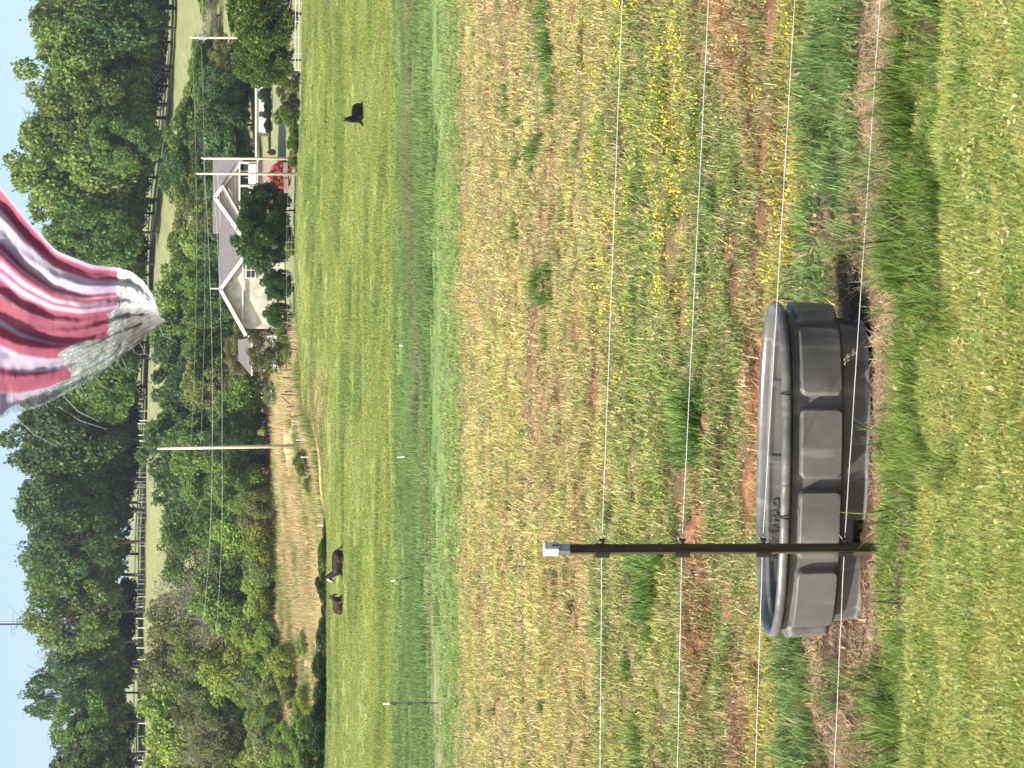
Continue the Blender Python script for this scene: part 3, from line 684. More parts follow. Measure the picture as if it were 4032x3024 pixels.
# near trees around the house
tree("leafy_tree", "full3", 60, 880, 1190, 400, 262, (.10, .16, .022), "large bright green leafy tree at the picture's top edge beside the sand strip", "tree")
tree("leafy_tree", "full1", 240, 905, 1185, 260, 266, (.10, .155, .022), "smaller bright leafy tree beside the large one nearest the low white building", "tree")
tree("garden_tree", "full3", 1120, 1015, 1130, 150, 284, (.06, .11, .02), "low dark tree under the stone gable window, beside the broad tree", "tree")
tree("garden_tree", "full2", 935, 905, 1135, 330, 282, (.055, .105, .018), "broad dark green round tree in front of the grey roofed house", "tree")
tree("garden_tree", "full4", 830, 930, 1130, 230, 284, (.055, .10, .018), "dark round tree overlapping the broad tree in front of the porch", "tree")
tree("garden_tree", "open1", 1385, 960, 1120, 220, 290, (.10, .12, .04), "brownish thin tree in front of the low hip roof", "tree")
tree("garden_tree", "bush0", 1240, 1030, 1130, 130, 287, (.06, .11, .02), "low green tree beside the dark parked car and stone gable", "tree")
tree("garden_tree", "open0", 330, 1080, 1165, 190, 270, (.13, .16, .04), "arching light green shrub on the lawn behind the sand strip", "tree")
for (yi, vt, w, key, dd_, lab) in ((460, 1072, 110, "bush1", 262, "upright green shrub on the lawn between sand strip and utility poles"), (410, 1110, 90, "ceda0", 258, "dark brownish shrub at the end of the sand strip"),
                             (575, 1125, 140, "bush2", 258, "bright yellow-green shrub beside the two utility poles"), (520, 1135, 90, "bush0", 257, "low round shrub between the two lawn shrubs"),
                             (640, 1130, 60, "bush1", 256, "small green bush at the foot of the first utility pole"), (980, 1118, 90, "bush2", 262, "small bright bush under the broad dark tree"),
                             (1310, 1080, 110, "bush0", 270, "light green bush by the fence near the dark car"), (1400, 1095, 90, "bush1", 270, "low yellowish bush by the rail fence"),
                             (1820, 1150, 110, "bush0", 262, "green bush at the fence beside the tall utility pole"), (1905, 1190, 80, "bush1", 258, "small bush further down the wire fence line")):
    c_ = (.13, .18, .03) if "dark" not in lab.split()[0] else (.05, .06, .03)
    tree("shrub", key, yi, vt, 0, w, dd_, jc(c_), lab, "shrub")
for k, (yi, vt, w) in enumerate(((2090, 1268, 110), (2180, 1248, 130), (2290, 1238, 130), (2400, 1262, 110), (2500, 1240, 130), (2620, 1225, 150), (2740, 1230, 150), (2860, 1195, 170), (2990, 1180, 200), (3120, 1190, 180))):
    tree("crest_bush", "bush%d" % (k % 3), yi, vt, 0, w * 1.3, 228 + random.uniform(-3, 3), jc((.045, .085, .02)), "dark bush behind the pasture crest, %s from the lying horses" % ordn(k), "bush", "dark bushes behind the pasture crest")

# ------------------------------------------------------------------ house
MT['siding'] = plain("cream_siding", (.58, .51, .40), .7, .05, 2)
MT['roofing'] = plain("grey_shingles", (.135, .125, .118), .9, .14, 3)
MT['brick'] = plain("tan_brick", (.42, .34, .27), .9, .25, 9)
MT['glass'] = plain("dark_glass", (.03, .035, .035), .15, .2, 2, spec=.6)
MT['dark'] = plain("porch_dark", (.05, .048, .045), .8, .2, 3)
MT['stonewall'] = plain("pale_stone_wall", (.55, .52, .41), .9, .16, 1.2)
HD = 305.0
def hp(yi, v, dz=0.0): return PT(yi, v, HD + dz)
def gable_house(root, y_r, y_l, v_apex, v_eave, v_base, y_apex, depth, front, wallmat, over=.7, overf=.8, ridge_h=None, tag_=""):
    """gable front facing the camera; y_r / y_l are photo rows of the right and left eaves"""
    A = PT(y_apex, v_apex, front); Rr = PT(y_r, v_eave, front); Ll = PT(y_l, v_eave, front); zb = z_of(v_base, front)
    w = MB()
    xr, xl, xa = Rr.x - over, Ll.x + over, A.x
    def zroof(x): return A.z - (A.z - Rr.z) * (x - A.x) / (Rr.x - A.x) if x > A.x else A.z - (A.z - Ll.z) * (A.x - x) / (A.x - Ll.x)
    prof = [(xl, zb), (xr, zb), (xr, zroof(xr) - .12), (xa, A.z - .12), (xl, zroof(xl) - .12)]
    vs = [(x, front + overf, z) for x, z in prof] + [(x, front + depth, z) for x, z in prof]
    w.add(vs, [(0, 1, 2, 3, 4), (9, 8, 7, 6, 5), (0, 5, 6, 1), (1, 6, 7, 2), (4, 9, 5, 0)])
    w.build("wall", wallmat, root)
    r = MB()
    for (xa_, za, xb, zb_) in ((A.x, A.z, Rr.x, Rr.z), (Ll.x, Ll.z, A.x, A.z)):
        t = .14
        vs = [(xa_, front, za), (xb, front, zb_), (xb, front + depth + .6, zb_), (xa_, front + depth + .6, za)]
        r.add(vs + [(p[0], p[1], p[2] - t) for p in vs], [(0, 1, 2, 3), (7, 6, 5, 4), (0, 4, 5, 1), (1, 5, 6, 2), (2, 6, 7, 3), (3, 7, 4, 0)])
    rf = r.build("roof", MT['roofing'], root)
    for (p, q) in ((A, Rr), (A, Ll)):
        f = MB(); f.beam((p.x, front - .06, p.z - .10), (q.x, front - .06, q.z - .10), .10, .42); f.build("rake_board", MT['white'], root)
    return A, Rr, Ll, zb, zroof
h = empty("house", (hp(900, 1110).x, HD, float(tz(hp(900, 1110).x, HD))), "cream house with grey shingle roofs, two gables and a white porch behind red azaleas", "house")
h.location = (0, 0, 0)
# long main roof behind, ridge across the picture
def slab(mb, pts, t=.15):
    mb.add([tuple(p) for p in pts] + [(p[0], p[1], p[2] - t) for p in pts], [tuple(range(len(pts))), tuple(range(2 * len(pts) - 1, len(pts) - 1, -1))] + [(i, i + len(pts), (i + 1) % len(pts) + len(pts), (i + 1) % len(pts)) for i in range(len(pts))])
m = MB()
a, b_ = PT(626, 838, HD + 11), PT(920, 838, HD + 11); c_, d_ = PT(920, 955, HD + 3.0), PT(626, 955, HD + 3.0)
slab(m, [d_, c_, b_, a]); slab(m, [a, b_, (b_.x, b_.y + 8, c_.z), (a.x, a.y + 8, d_.z)])
m.build("roof", MT['roofing'], h)
m = MB(); a, b_ = PT(905, 862, HD + 10), PT(1140, 862, HD + 10); c_, d_ = PT(1140, 955, HD + 3.5), PT(905, 955, HD + 3.5)
slab(m, [d_, c_, b_, a]); slab(m, [a, b_, (b_.x, b_.y + 7, c_.z), (a.x, a.y + 7, d_.z)]); m.build("roof", MT['roofing'], h)
m = MB(); p = PT(640, 950, HD + 3.4); q = PT(1180, 1118, HD + 3.4); m.box(((p.x + q.x) / 2, HD + 8.4, (p.z + q.z) / 2), (abs(p.x - q.x), 9.0, p.z - q.z)); m.build("wall", MT['siding'], h)
# the big right gable, porch gable stepping forward
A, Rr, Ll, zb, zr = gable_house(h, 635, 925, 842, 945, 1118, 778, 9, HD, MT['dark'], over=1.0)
# siding boards in the gable face, one by one
def boards(root, A, zroof, xl, xr, front, z0, z1, n, inset=.35, mat=None):
    for k in range(n):
        za = z0 + (z1 - z0) * k / n; zb2 = z0 + (z1 - z0) * (k + 1) / n - .035
        lo = [x for x in np.linspace(xl, xr, 161) if zroof(x) - inset > zb2]
        lo2 = [x for x in np.linspace(xl, xr, 161) if zroof(x) - inset > za]
        if len(lo2) < 2: continue
        if len(lo) < 2: lo = [A.x - .05, A.x + .05]
        q = MB(); f = front + (0.02 if k % 2 else 0.0)
        vs = [(min(lo2), f, za), (max(lo2), f, za), (max(lo), f + .04, zb2), (min(lo), f + .04, zb2)]
        q.add(vs + [(x, y + .12, z) for x, y, z in vs], [(0, 1, 2, 3), (7, 6, 5, 4), (0, 4, 5, 1), (1, 5, 6, 2), (2, 6, 7, 3), (3, 7, 4, 0)])
        q.build("siding_board", mat or MT['siding'], root)
boards(h, A, zr, Ll.x + .8, Rr.x - .6, HD + .55, z_of(942, HD), A.z, 8)
# nested lower porch gable: rakes and boards
A2 = PT(728, 872, HD - 1.2); L2 = PT(866, 950, HD - 1.2); R2 = PT(640, 934, HD - 1.2)
f = MB(); f.beam((A2.x, HD - .55, A2.z), (L2.x, HD - .55, L2.z), .1, .32); f.build("rake_board", MT['white'], h)
sl = MB(); slab(sl, [(A2.x, HD - .6, A2.z + .14), (A2.x, HD + .3, A2.z + .14), (L2.x, HD + .3, L2.z + .14), (L2.x, HD - .6, L2.z + .14)], .1); sl.build("roof", MT['roofing'], h)
sl = MB(); slab(sl, [(R2.x, HD - .6, R2.z + .25), (R2.x, HD + .0, R2.z + .25), (A2.x, HD + .0, A2.z + .14), (A2.x, HD - .6, A2.z + .14)], .1); sl.build("roof", MT['roofing'], h)
# porch: beam, posts, railing panels, floor edge, brick foundation
def fbox(name, y0, y1, v0, v1, d0, th, mat, parent=h):
    p = PT(y0, v0, d0); q = PT(y1, v1, d0); m = MB(); m.box(((p.x + q.x) / 2, d0 + th / 2, (p.z + q.z) / 2), (abs(p.x - q.x), th, abs(p.z - q.z))); return m.build(name, mat, parent)
fbox("porch_beam", 636, 870, 940, 946, HD - .45, .25, MT['white'])
for yy in (641, 732, 862): fbox("porch_post", yy - 4, yy + 4, 946, 1000, HD - .42, .28, MT['white'])
fbox("window_divider", 672, 675, 947, 975, HD - .1, .12, MT['white']); fbox("window_divider", 699, 701, 960, 977, HD - .1, .12, MT['white'])
pr = [(647, 686), (690, 724), (737, 772), (776, 812), (816, 855)]
for k, (ya, yb) in enumerate(pr):
    fbox("railing_panel", ya, yb, 978, 1009, HD - .6, .08, plain("pale_panel", (.66, .68, .72), .6, .06, 4) if k == 0 else bpy.data.materials["pale_panel"])
fbox("porch_floor", 634, 872, 1011, 1016, HD - .8, 1.6, MT['siding'])
fbox("wall_panel", 726, 735, 978, 1010, HD - .5, .06, MT['brick']); fbox("wall_panel", 636, 646, 978, 1010, HD - .5, .06, MT['brick'])
fbox("foundation", 636, 870, 1017, 1112, HD - .5, 1.2, MT['brick'])
# stone clad gable on the upright left with its window
A3, R3, L3, zb3, zr3 = gable_house(h, 1002, 1322, 864, 965, 1120, 1140, 8, HD - 3, MT['stonewall'], over=.9)
fbox("frieze_board", 1015, 1300, 953, 958, HD - 2.6, .2, MT['white'])
w = fbox("window", 1030, 1098, 966, 1008, HD - 2.45, .2, MT['white'])
for ya, yb in ((1035, 1062), (1066, 1093)):
    for va, vb_ in ((971, 986), (989, 1003)): fbox("pane", ya, yb, va, vb_, HD - 2.48, .05, MT['glass'], w)
fbox("vent_pipe", 1134, 1139, 826, 870, HD + 1, .14, MT['white'])
# low hip roofed wing
m = MB(); z1 = z_of(940, HD - 1); p0, p1, p2, p3 = PT(1330, 990, HD - 1), PT(1478, 988, HD - 1), PT(1420, 940, HD + 3), PT(1338, 936, HD + 3)
slab(m, [p0, p1, p2, p3], .15); slab(m, [p3, p2, (p2.x, HD + 7, p0.z), (p3.x, HD + 7, p0.z)]); slab(m, [p1, (p1.x, HD + 7, p1.z), p2], .15); m.build("roof", MT['roofing'], h)
fbox("wall", 1318, 1462, 990, 1100, HD, 6, MT['stonewall']); fbox("fascia_board", 1328, 1480, 989, 994, HD - 1.05, .08, MT['white'])
fbox("corner_board", 1322, 1328, 975, 1100, HD - .3, .2, MT['white'])
# low white building beyond the lawn
lb = empty("low_building", (0, 0, 0), "long low white outbuilding with a dark carport edge behind the lawn", "outbuilding")
D2 = 345.0
fbox("wall", 300, 520, 1010, 1056, D2, 6, MT['white'], lb)
fbox("roof", 285, 620, 1004, 1010, D2 - .2, 8, MT['white'], lb)
for k in range(7): fbox("porch_post", 498 + k * 4, 499.5 + k * 4, 1030, 1052, D2 - .6, .12, MT['white'], lb)
fbox("doorway", 440, 460, 1020, 1056, D2 - .06, .1, MT['dark'], lb)
HB = [300, 345, 380, 420, 455, 500]
for (yi, vt, w_) in ((300, 1020, 95), (345, 1034, 80), (380, 1012, 70), (420, 1036, 80), (455, 1030, 60), (500, 1036, 75)):
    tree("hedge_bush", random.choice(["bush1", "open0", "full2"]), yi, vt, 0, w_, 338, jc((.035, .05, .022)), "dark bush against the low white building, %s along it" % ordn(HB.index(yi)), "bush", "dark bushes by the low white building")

# azaleas: crowns of red blossom over green
def azalea(yi, vt, wpx, d, label, pink=(.75, .05, .10)):
    x = ((3024 - yi) - 1512) / F * d; zb = float(gz(x, d)) - .1; H = z_of(vt, d) - zb; R = wpx / F * d / 2
    e = empty("azalea", (x, d, zb), label, "flowering bush", "red azaleas in front of the porch")
    cm, tm, base = VAR["bush0"]
    for nm, me, c, s in (("blossom", VAR["bush2"][0], pink, 1.0), ("crown", cm, (.06, .10, .03), .90), ("trunk", tm, (1, 1, 1), .9)):
        o = link(nm, me, None, e); o.scale = (R * s, R * s, H * s); o.location = (0, 0, 0); o.color = (*c, 1)
azalea(655, 1075, 60, 296, "red azalea nearest the first utility pole, in front of the porch")
azalea(690, 1048, 90, 298, "tall red azalea between the two utility poles")
azalea(735, 1042, 90, 298, "wide red azalea just past the second utility pole")
azalea(720, 1078, 60, 294, "low red azalea at the front of the azalea bed")
azalea(672, 1090, 50, 293, "small low red azalea at the lawn edge between the poles")
azalea(1212, 1062, 45, 294, "small faded red azalea below the stone gable", (.45, .06, .09))
azalea(602, 1050, 30, 330, "dull red shrub by the low white strip beyond the lawn", (.22, .04, .05))

# ------------------------------------------------------------------ poles and lines
def upole(yi, vt, vb, d, wpx, label, lean=0.0, mat='pole'):
    top = PT(yi, vt, d); x = ((3024 - yi) - 1512) / F * d; zb = float(gz(x, d)) - .3
    r = wpx / F * d / 2; e = empty("utility_pole", (x + lean, d, zb), label, "utility pole")
    m = MB(); H = top.z - zb; m.tube([(0, 0, 0), (-lean * .5, 0, H * .5), (-lean, 0, H)], [r * 1.2, r * 1.05, r * .8], 10); m.build("pole", MT[mat], e, True)
    for dz in (.05, .9):
        q = MB(); q.tube([(-lean, -.3 * 0 - r, H - dz - .1), (-lean, -r - .25, H - dz)], .06, 6); q.tube([(-lean, -r - .22, H - dz - .05), (-lean, -r - .22, H - dz + .22)], .07, 8); q.build("insulator", MT['white'], e)
    return e, H
e, H = upole(1765, 625, 1115, 290, 13, "tallest wooden utility pole, alone at the edge of the straw field", lean=.3)
upole(628, 800, 1165, 262, 10, "pale utility pole in front of the porch's near corner, nearer the picture's top edge")
upole(688, 779, 1160, 262, 10, "pale utility pole in front of the gable, nearer the broad dark tree")
e, H = upole(155, 752, 955, 300, 9, "pale utility pole with a grey transformer above the bright leafy tree")
m = MB(); m.tube([(.0, -.5, H - 1.9), (0, -.5, H - .9)], .32, 12); m.tube([(0, -.5, H - .9), (0, -.5, H - .75)], .12, 8); m.build("transformer", MT['steel'], e)
def cable(p, q, sag, label, r=.015, n=24):
    p = Vector(p); q = Vector(q); pts = []
    for k in range(n + 1):
        t = k / n; v = p.lerp(q, t); v.z -= sag * 4 * t * (1 - t); pts.append(v)
    m = MB(); m.tube(pts, r, 5); o = m.build("power_line", MT['cable'], None, True); props(o, label, "power line", "power lines"); return o
cable(PT(-700, 752, 300), PT(155, 755, 300), .4, "upper power line running off the picture's top edge from the transformer pole")
cable(PT(-700, 792, 300), PT(155, 791, 300), .3, "lower power line running off the picture's top edge from the transformer pole")
cable(PT(155, 755, 300), PT(1765, 752, 290), .6, "upper power line from the transformer pole to the tallest pole")
cable(PT(155, 791, 300), PT(1765, 790, 290), .5, "second power line from the transformer pole to the tallest pole")
cable(PT(628, 802, 262), PT(1765, 836, 290), .3, "upper power line from the house poles to the tallest pole")
cable(PT(688, 840, 262), PT(1765, 874, 290), .3, "lower power line from the house poles to the tallest pole")
cable(PT(1765, 836, 290), PT(2500, 795, 330), .3, "upper power line from the tallest pole into the scrub")
cable(PT(1765, 874, 290), PT(2500, 850, 330), .3, "lower power line from the tallest pole into the scrub")
cable(PT(628, 825, 262), PT(590, 900, 300), .1, "short service cable sloping from the first house pole into dark trees", .03, 6)
cable(PT(688, 856, 262), PT(900, 866, 300), .1, "short service cable from the second house pole to the roof", .03, 6)
# radio mast behind the ridge wood
D3 = 720; xm = PT(2458, 0, D3).x; zb = float(tz(xm, D3))
e = empty("radio_mast", (xm, D3, zb), "tall dark lattice radio mast rising above the ridge wood", "radio mast")
H = z_of(-260, D3) - zb; m = MB()
for (ax, ay) in ((-.16, -.1), (.16, -.1), (0, .18)): m.tube([(ax, ay, 0), (ax, ay, H)], .10, 6)
for k in range(int(H / 1.6)):
    z = k * 1.6; P3 = [(-.16, -.1), (.16, -.1), (0, .18)]
    for i in range(3):
        a_, b2 = P3[i], P3[(i + 1) % 3]; m.tube([(a_[0], a_[1], z), (b2[0], b2[1], z + 1.6)], .05, 4)
MT['mast'] = plain("mast_steel", (.045, .05, .09), .6, .1, 3)
m.build("lattice", MT['mast'], e)
m = MB(); zc = z_of(52, D3) - zb; m.tube([(0.4, 0, zc), (3.0, 0, zc + .1)], .06, 5); m.tube([(-.4, 0, zc + .5), (-3.0, 0, zc + .4), (-3.1, 0, zc - .5), (-.4, 0, zc - .5)], .05, 5); m.tube([(-1.5, 0, zc - .45), (-1.5, 0, zc + .5)], .04, 4); m.build("antenna_arm", MT['mast'], e)
m = MB(); m.tube([(.75, .2, 0), (.75, .2, H)], .05, 5); m.build("feed_line", MT['mast'], e)

# ------------------------------------------------------------------ far fences
wp = [1618, 1655, 1668, 1690, 1712, 1735, 1760, 1860, 1877, 1894, 1908, 1916, 1945, 1958, 1974, 1996, 2015, 2036, 2064, 2073, 2088, 2112, 2130, 2145, 2190, 2206, 2238, 2258, 2278, 2294, 2318, 2334, 2344, 2360, 2372, 2384, 2398, 2430, 2466, 2505, 2545, 2590, 2640, 2702, 2745, 2770, 2790, 2840, 2890, 2950, 2985, 3010]
fr = empty("white_post_fence", (0, 0, 0), "long line of small white fence posts below the ridge wood", "fence")
pm = MB(); pm.box((0, 0, .9), (.16, .16, 1.8)); pme = pm.mesh("post", False, MT['white'])
fpts = []
for k, yi in enumerate(wp):
    d = 474 - (k % 3) * 1.5; x = ((3024 - yi) - 1512) / F * d; z = float(gz(x, d)) - .2
    o = link("post", pme, None, fr, (x, d, z)); o.scale = (1, 1, random.uniform(.85, 1.1)); o.rotation_euler = (0, random.uniform(-.03, .03), 0); fpts.append((x, d, z))
for hz in (1.3,):
    m = MB(); m.tube([(p[0], p[1] - .1, p[2] + hz) for p in fpts], .012, 4); m.build("wire", MT['cable'], fr)
# wire fence with weathered posts dropping along the far side of the pasture
wf = empty("field_fence", (0, 0, 0), "weathered field fence of leaning posts and wires between pasture and straw field", "fence")
fp = [(1377, 1110, 1148, 0), (1455, 1115, 1155, 0), (1485, 1112, 1165, 0), (1543, 1120, 1170, 0), (1560, 1105, 1155, 1), (1600, 1130, 1190, 0), (1642, 1142, 1175, 0), (1660, 1148, 1197, 2), (1730, 1165, 1205, 2), (1797, 1183, 1223, 2), (1860, 1200, 1240, 0), (1935, 1222, 1285, 0), (1997, 1225, 1290, 0), (2040, 1262, 1293, 0), (2066, 1262, 1293, 2)]
prev = None; wires = [[], [], []]
for k, (yi, vt, vb, st) in enumerate(fp):
    d = 262 - k * 1.5; b0 = gpt(yi, d); t0 = PT(yi, vt, d); hh_ = max(1.1, t0.z - b0.z)
    m = MB(); ln = .1 if st == 1 else random.uniform(-.06, .06)
    m.tube([(b0.x, b0.y, b0.z - .2), (b0.x + ln * hh_, b0.y, b0.z + hh_)], .07 if st != 2 else .05, 6)
    m.build("post", MT['white'] if st == 2 else MT['darkwood'] if k < 7 else MT['wood'], wf)
    for j in range(3): wires[j].append((b0.x, b0.y - .08, b0.z + hh_ * (.35 + .28 * j)))
for j in range(3):
    m = MB(); m.tube(wires[j], .008, 4); m.build("wire", MT['cable'], wf)
for (ya, va, yb, vb_) in ((1411, 1124, 1453, 1128), (1420, 1122, 1430, 1124), (2041, 1280, 2066, 1283), (1560, 1108, 1590, 1140)):
    m = MB(); m.beam(PT(ya, va, 258), PT(yb, vb_, 258), .1, .12); m.build("brace", MT['darkwood'], wf)
# rail and board fence at the edge of the house lawn
rf_ = empty("yard_fence", (0, 0, 0), "grey board and wire fence between pasture crest and house yard", "fence")
bx = [(745, 1142), (760, 1150), (805, 1140), (848, 1140), (893, 1125), (955, 1122), (985, 1120), (1025, 1118), (1077, 1110), (1170, 1120), (1220, 1120), (1270, 1115), (1320, 1110)]
last = None
for k, (yi, vt) in enumerate(bx):
    d = 256; b0 = gpt(yi, d); t0 = PT(yi, vt, d); m = MB(); m.tube([(b0.x, d, b0.z - .2), (b0.x, d, max(t0.z, b0.z + 1.0))], .035, 6); m.build("post", MT['wood'], rf_)
    if last is not None:
        for q in (.45, .95):
            m = MB(); m.tube([(last.x, d - .06, last.z + q), (b0.x, d - .06, b0.z + q)], .009, 4); m.build("wire", MT['cable'], rf_)
    last = b0
for (ya, yb, va, vb_) in ((640, 700, 1118, 1136), (703, 760, 1120, 1136)):
    for q in range(3):
        p = PT(ya, va + q * 6, 276); r_ = PT(yb, va + q * 6, 276); m = MB(); m.beam(p, r_, .06, .13); m.build("rail", MT['wood'], rf_)
wfz = empty("white_wire_fence", (0, 0, 0), "thin white post and wire fence in front of the bright leafy tree", "fence")
pl_ = []
for yi in (-120, 16, 90, 150, 215, 280): 
    b0 = gpt(yi, 252); m = MB(); m.tube([(b0.x, 252, b0.z - .1), (b0.x, 252, b0.z + .75)], .04, 6); m.build("post", MT['white'], wfz); pl_.append(b0)
for q in (.35, .7):
    m = MB(); m.tube([(b.x, 251.9, b.z + q) for b in pl_], .03, 5); m.build("wire", MT['white'], wfz)

# parked car by the stone gable and a white trailer behind the scrub
def car(yi, d, label, col, L=4.4, rz=0.1):
    e = empty("parked_car", gpt(yi, d), label, "car", None, rz)
    m = MB(); prof = [(-L / 2, .35), (-L / 2, .85), (-L * .38, .95), (-L * .22, 1.42), (L * .18, 1.42), (L * .33, .95), (L / 2, .8), (L / 2, .35)]
    vs = [(x, -.85, z) for x, z in prof] + [(x, .85, z) for x, z in prof]; n = len(prof)
    m.add(vs, [tuple(range(n)), tuple(range(2 * n - 1, n - 1, -1))] + [(i, i + n, (i + 1) % n + n, (i + 1) % n) for i in range(n)])
    m.build("body", plain("car_paint", col, .25, .05, 3, spec=.6), e)
    for (xa, xb) in ((-L * .2, -.05), (.05, L * .15)):
        g = MB(); g.box(((xa + xb) / 2, -.86, 1.14), (abs(xb - xa), .03, .36)); g.build("window", MT['glass'], e)
    for sx in (-L * .31, L * .31):
        for sy in (-.8, .8):
            t = MB(); t.tube([(sx, sy - .1, .32), (sx, sy + .1, .32)], .32, 14); t.build("wheel", MT['dark'], e)
    for sy in (-.6, .6):
        t = MB(); t.box((-L / 2 - .01, sy, .72), (.04, .3, .14)); t.build("headlight", MT['white'], e)
tree("shrub", "open0", 1552, 1030, 0, 120, 328, jc(OLV), "thin olive shrub in front of the small white trailer", "shrub")
car(1335, 292, "dark shiny parked car half hidden beside the stone gable", (.02, .022, .028))
e = empty("white_trailer", gpt(1560, 334), "small white trailer half hidden behind the scrub near the tallest pole", "trailer")
m = MB(); m.box((0, 0, .9), (1.7, 1.6, .9)); m.build("body", plain("dull_white", (.5, .52, .54), .6, .1, 3), e); m = MB(); m.box((0, -.95, .45), (2.2, .08, .12)); m.build("frame", MT['steel'], e)
for sx in (-.4, .4):
    t = MB(); t.tube([(sx, -1.05, .3), (sx, -.85, .3)], .3, 12); t.build("wheel", MT['dark'], e)

# ------------------------------------------------------------------ horses lying in the pasture
def hcoat(name, c, c2, rough=.62):
    return plain(name, c, rough, .2, 2.2, col2=c2, spec=.2)
MT['coat_black'] = hcoat("black_coat", (.007, .006, .006), (.004, .003, .003)); MT['coat_brown'] = hcoat("brown_coat", (.040, .018, .012), (.016, .008, .006)); MT['coat_bay'] = hcoat("bay_coat", (.032, .016, .011), (.007, .005, .004))
def horse(yi, d, yaw, sc, coat, mane, label, blaze=False, neck=0.0, headturn=0.0):
    e = empty("horse", gpt(yi, d, -.05), label, "horse", "horses lying in the pasture", yaw); e.scale = (sc, sc, sc)
    m = MB()
    def ball(c, r, sq=(1, 1, 1)):
        n = 10; vs = []; fs = []
        for i in range(n + 1):
            for j in range(n * 2):
                a = math.pi * i / n; b = math.pi * j / n
                vs.append((c[0] + r * sq[0] * math.sin(a) * math.cos(b), c[1] + r * sq[1] * math.sin(a) * math.sin(b), c[2] + r * sq[2] * math.cos(a)))
        for i in range(n):
            for j in range(2 * n): fs.append((i * 2 * n + j, (i + 1) * 2 * n + j, (i + 1) * 2 * n + (j + 1) % (2 * n), i * 2 * n + (j + 1) % (2 * n)))
        m.add(vs, fs)
    body = [(-.92, 0, .34, .25), (-.72, 0, .44, .38), (-.40, 0, .46, .40), (-.05, 0, .44, .41), (.28, 0, .48, .38), (.50, 0, .46, .33), (.64, 0, .40, .24)]
    m.tube([b[:3] for b in body], [b[3] for b in body], 18); ball((-.72, 0, .42), .34); ball((.45, 0, .46), .31)
    ht = headturn; n1 = (.60, 0, .66); n2 = (.74 + neck * .1, .03 * ht, .90 - neck * .15); n3 = (.84 + neck * .2, .06 * ht, 1.10 - neck * (.3 if neck > 0 else .06))
    m.tube([(.42, 0, .56), n1, n2, n3], [.30, .25, .19, .14], 14); ball(n3, .13)
    hd = [(n3[0], n3[1], n3[2]), (n3[0] + .10, n3[1] + .05 * ht, n3[2] - .06), (n3[0] + .24, n3[1] + .11 * ht, n3[2] - .24), (n3[0] + .31, n3[1] + .14 * ht, n3[2] - .38), (n3[0] + .33, n3[1] + .15 * ht, n3[2] - .43)]
    m.tube(hd, [.12, .125, .088, .070, .055], 12)
    for s in (-1, 1):
        m.tube([(.45, .20 * s, .34), (.72, .27 * s, .15), (.92, .26 * s, .10)], [.13, .085, .065], 10)      # forearm to folded knee
        m.tube([(.92, .26 * s, .09), (.72, .30 * s, .06), (.62, .31 * s, .05)], [.06, .045, .055], 10)
        m.tube([(-.62, .20 * s, .38), (-.30, .34 * s, .28), (-.22, .38 * s, .20)], [.24, .17, .12], 12)      # thigh to stifle
        m.tube([(-.22, .38 * s, .18), (-.62, .42 * s, .10), (-.70, .42 * s, .09)], [.10, .065, .06], 10)     # gaskin to hock
        m.tube([(-.70, .42 * s, .08), (-.42, .46 * s, .05), (-.28, .47 * s, .05)], [.055, .045, .055], 10)
    b = m.build("body", MT[coat], e, True)
    md = b.modifiers.new("remesh", 'REMESH'); md.mode = 'VOXEL'; md.voxel_size = .03; md.use_smooth_shade = True
    ms = b.modifiers.new("smooth", 'SMOOTH'); ms.factor = .5; ms.iterations = 6
    for s in (-1, 1):
        q = MB(); bx_ = (n3[0] - .02, n3[1] + .075 * s, n3[2] + .08); q.tube([bx_, (bx_[0] + .01, bx_[1] + .035 * s, bx_[2] + .10), (bx_[0] + .03, bx_[1] + .05 * s, bx_[2] + .20)], [.045, .04, .006], 8); q.build("ear", MT[mane], e, True)
        q = MB(); q.tube([(n3[0] + .12, n3[1] + .05 * ht + .10 * s, n3[2] - .08), (n3[0] + .12, n3[1] + .05 * ht + .118 * s, n3[2] - .08)], .02, 8); q.build("eye", MT['glass'], e)
    q = MB(); ps = [(n3[0] + .02, n3[1], n3[2] + .13), (n3[0] - .12, n3[1] * .8, n3[2] + .04), (n2[0] - .17, n2[1], n2[2] + .02), (.42, 0, .80), (.26, 0, .80)]
    for k in range(24):
        t = k / 23 * 3.999; i = int(t); p = Vector(ps[i]).lerp(Vector(ps[i + 1]), t - i); s = 1 if k % 2 else -1
        q.tube([p, p + Vector((-.03, .09 * s, -.08)), p + Vector((-.05, .15 * s, -.24))], [.04, .035, .008], 5)
    q.build("mane", MT[mane], e, True)
    q = MB()
    for k in range(14): q.tube([(-.98, 0, .48), (-1.12, random.uniform(-.06, .06), .34), (-1.2 - random.uniform(0, .12), random.uniform(-.12, .12), .10), (-1.42 - random.uniform(0, .25), random.uniform(-.2, .2), .04)], [.04, .035, .03, .006], 5)
    q.build("tail", MT[mane], e, True)
    if blaze:
        q = MB(); q.tube([(hd[1][0] + .045, hd[1][1], hd[1][2] + .06), (hd[2][0] + .035, hd[2][1], hd[2][2] + .05), (hd[3][0] + .02, hd[3][1], hd[3][2] + .03)], [.105, .082, .058], 12)
        q.build("face_marking", MT['white'], e, True)
    return e
def d_for(yi, v, lo, hi):
    return min(np.linspace(lo, hi, 400), key=lambda d: abs(vq_of(d, float(gz(((3024 - yi) - 1512) / F * d, d))) - v))
horse(452, d_for(452, 1432, 140, 185), math.radians(180 + 50), 1.0, 'coat_black', 'coat_black', "black horse lying alone in the pasture with its head raised and ears up", neck=-1.0, headturn=.3)
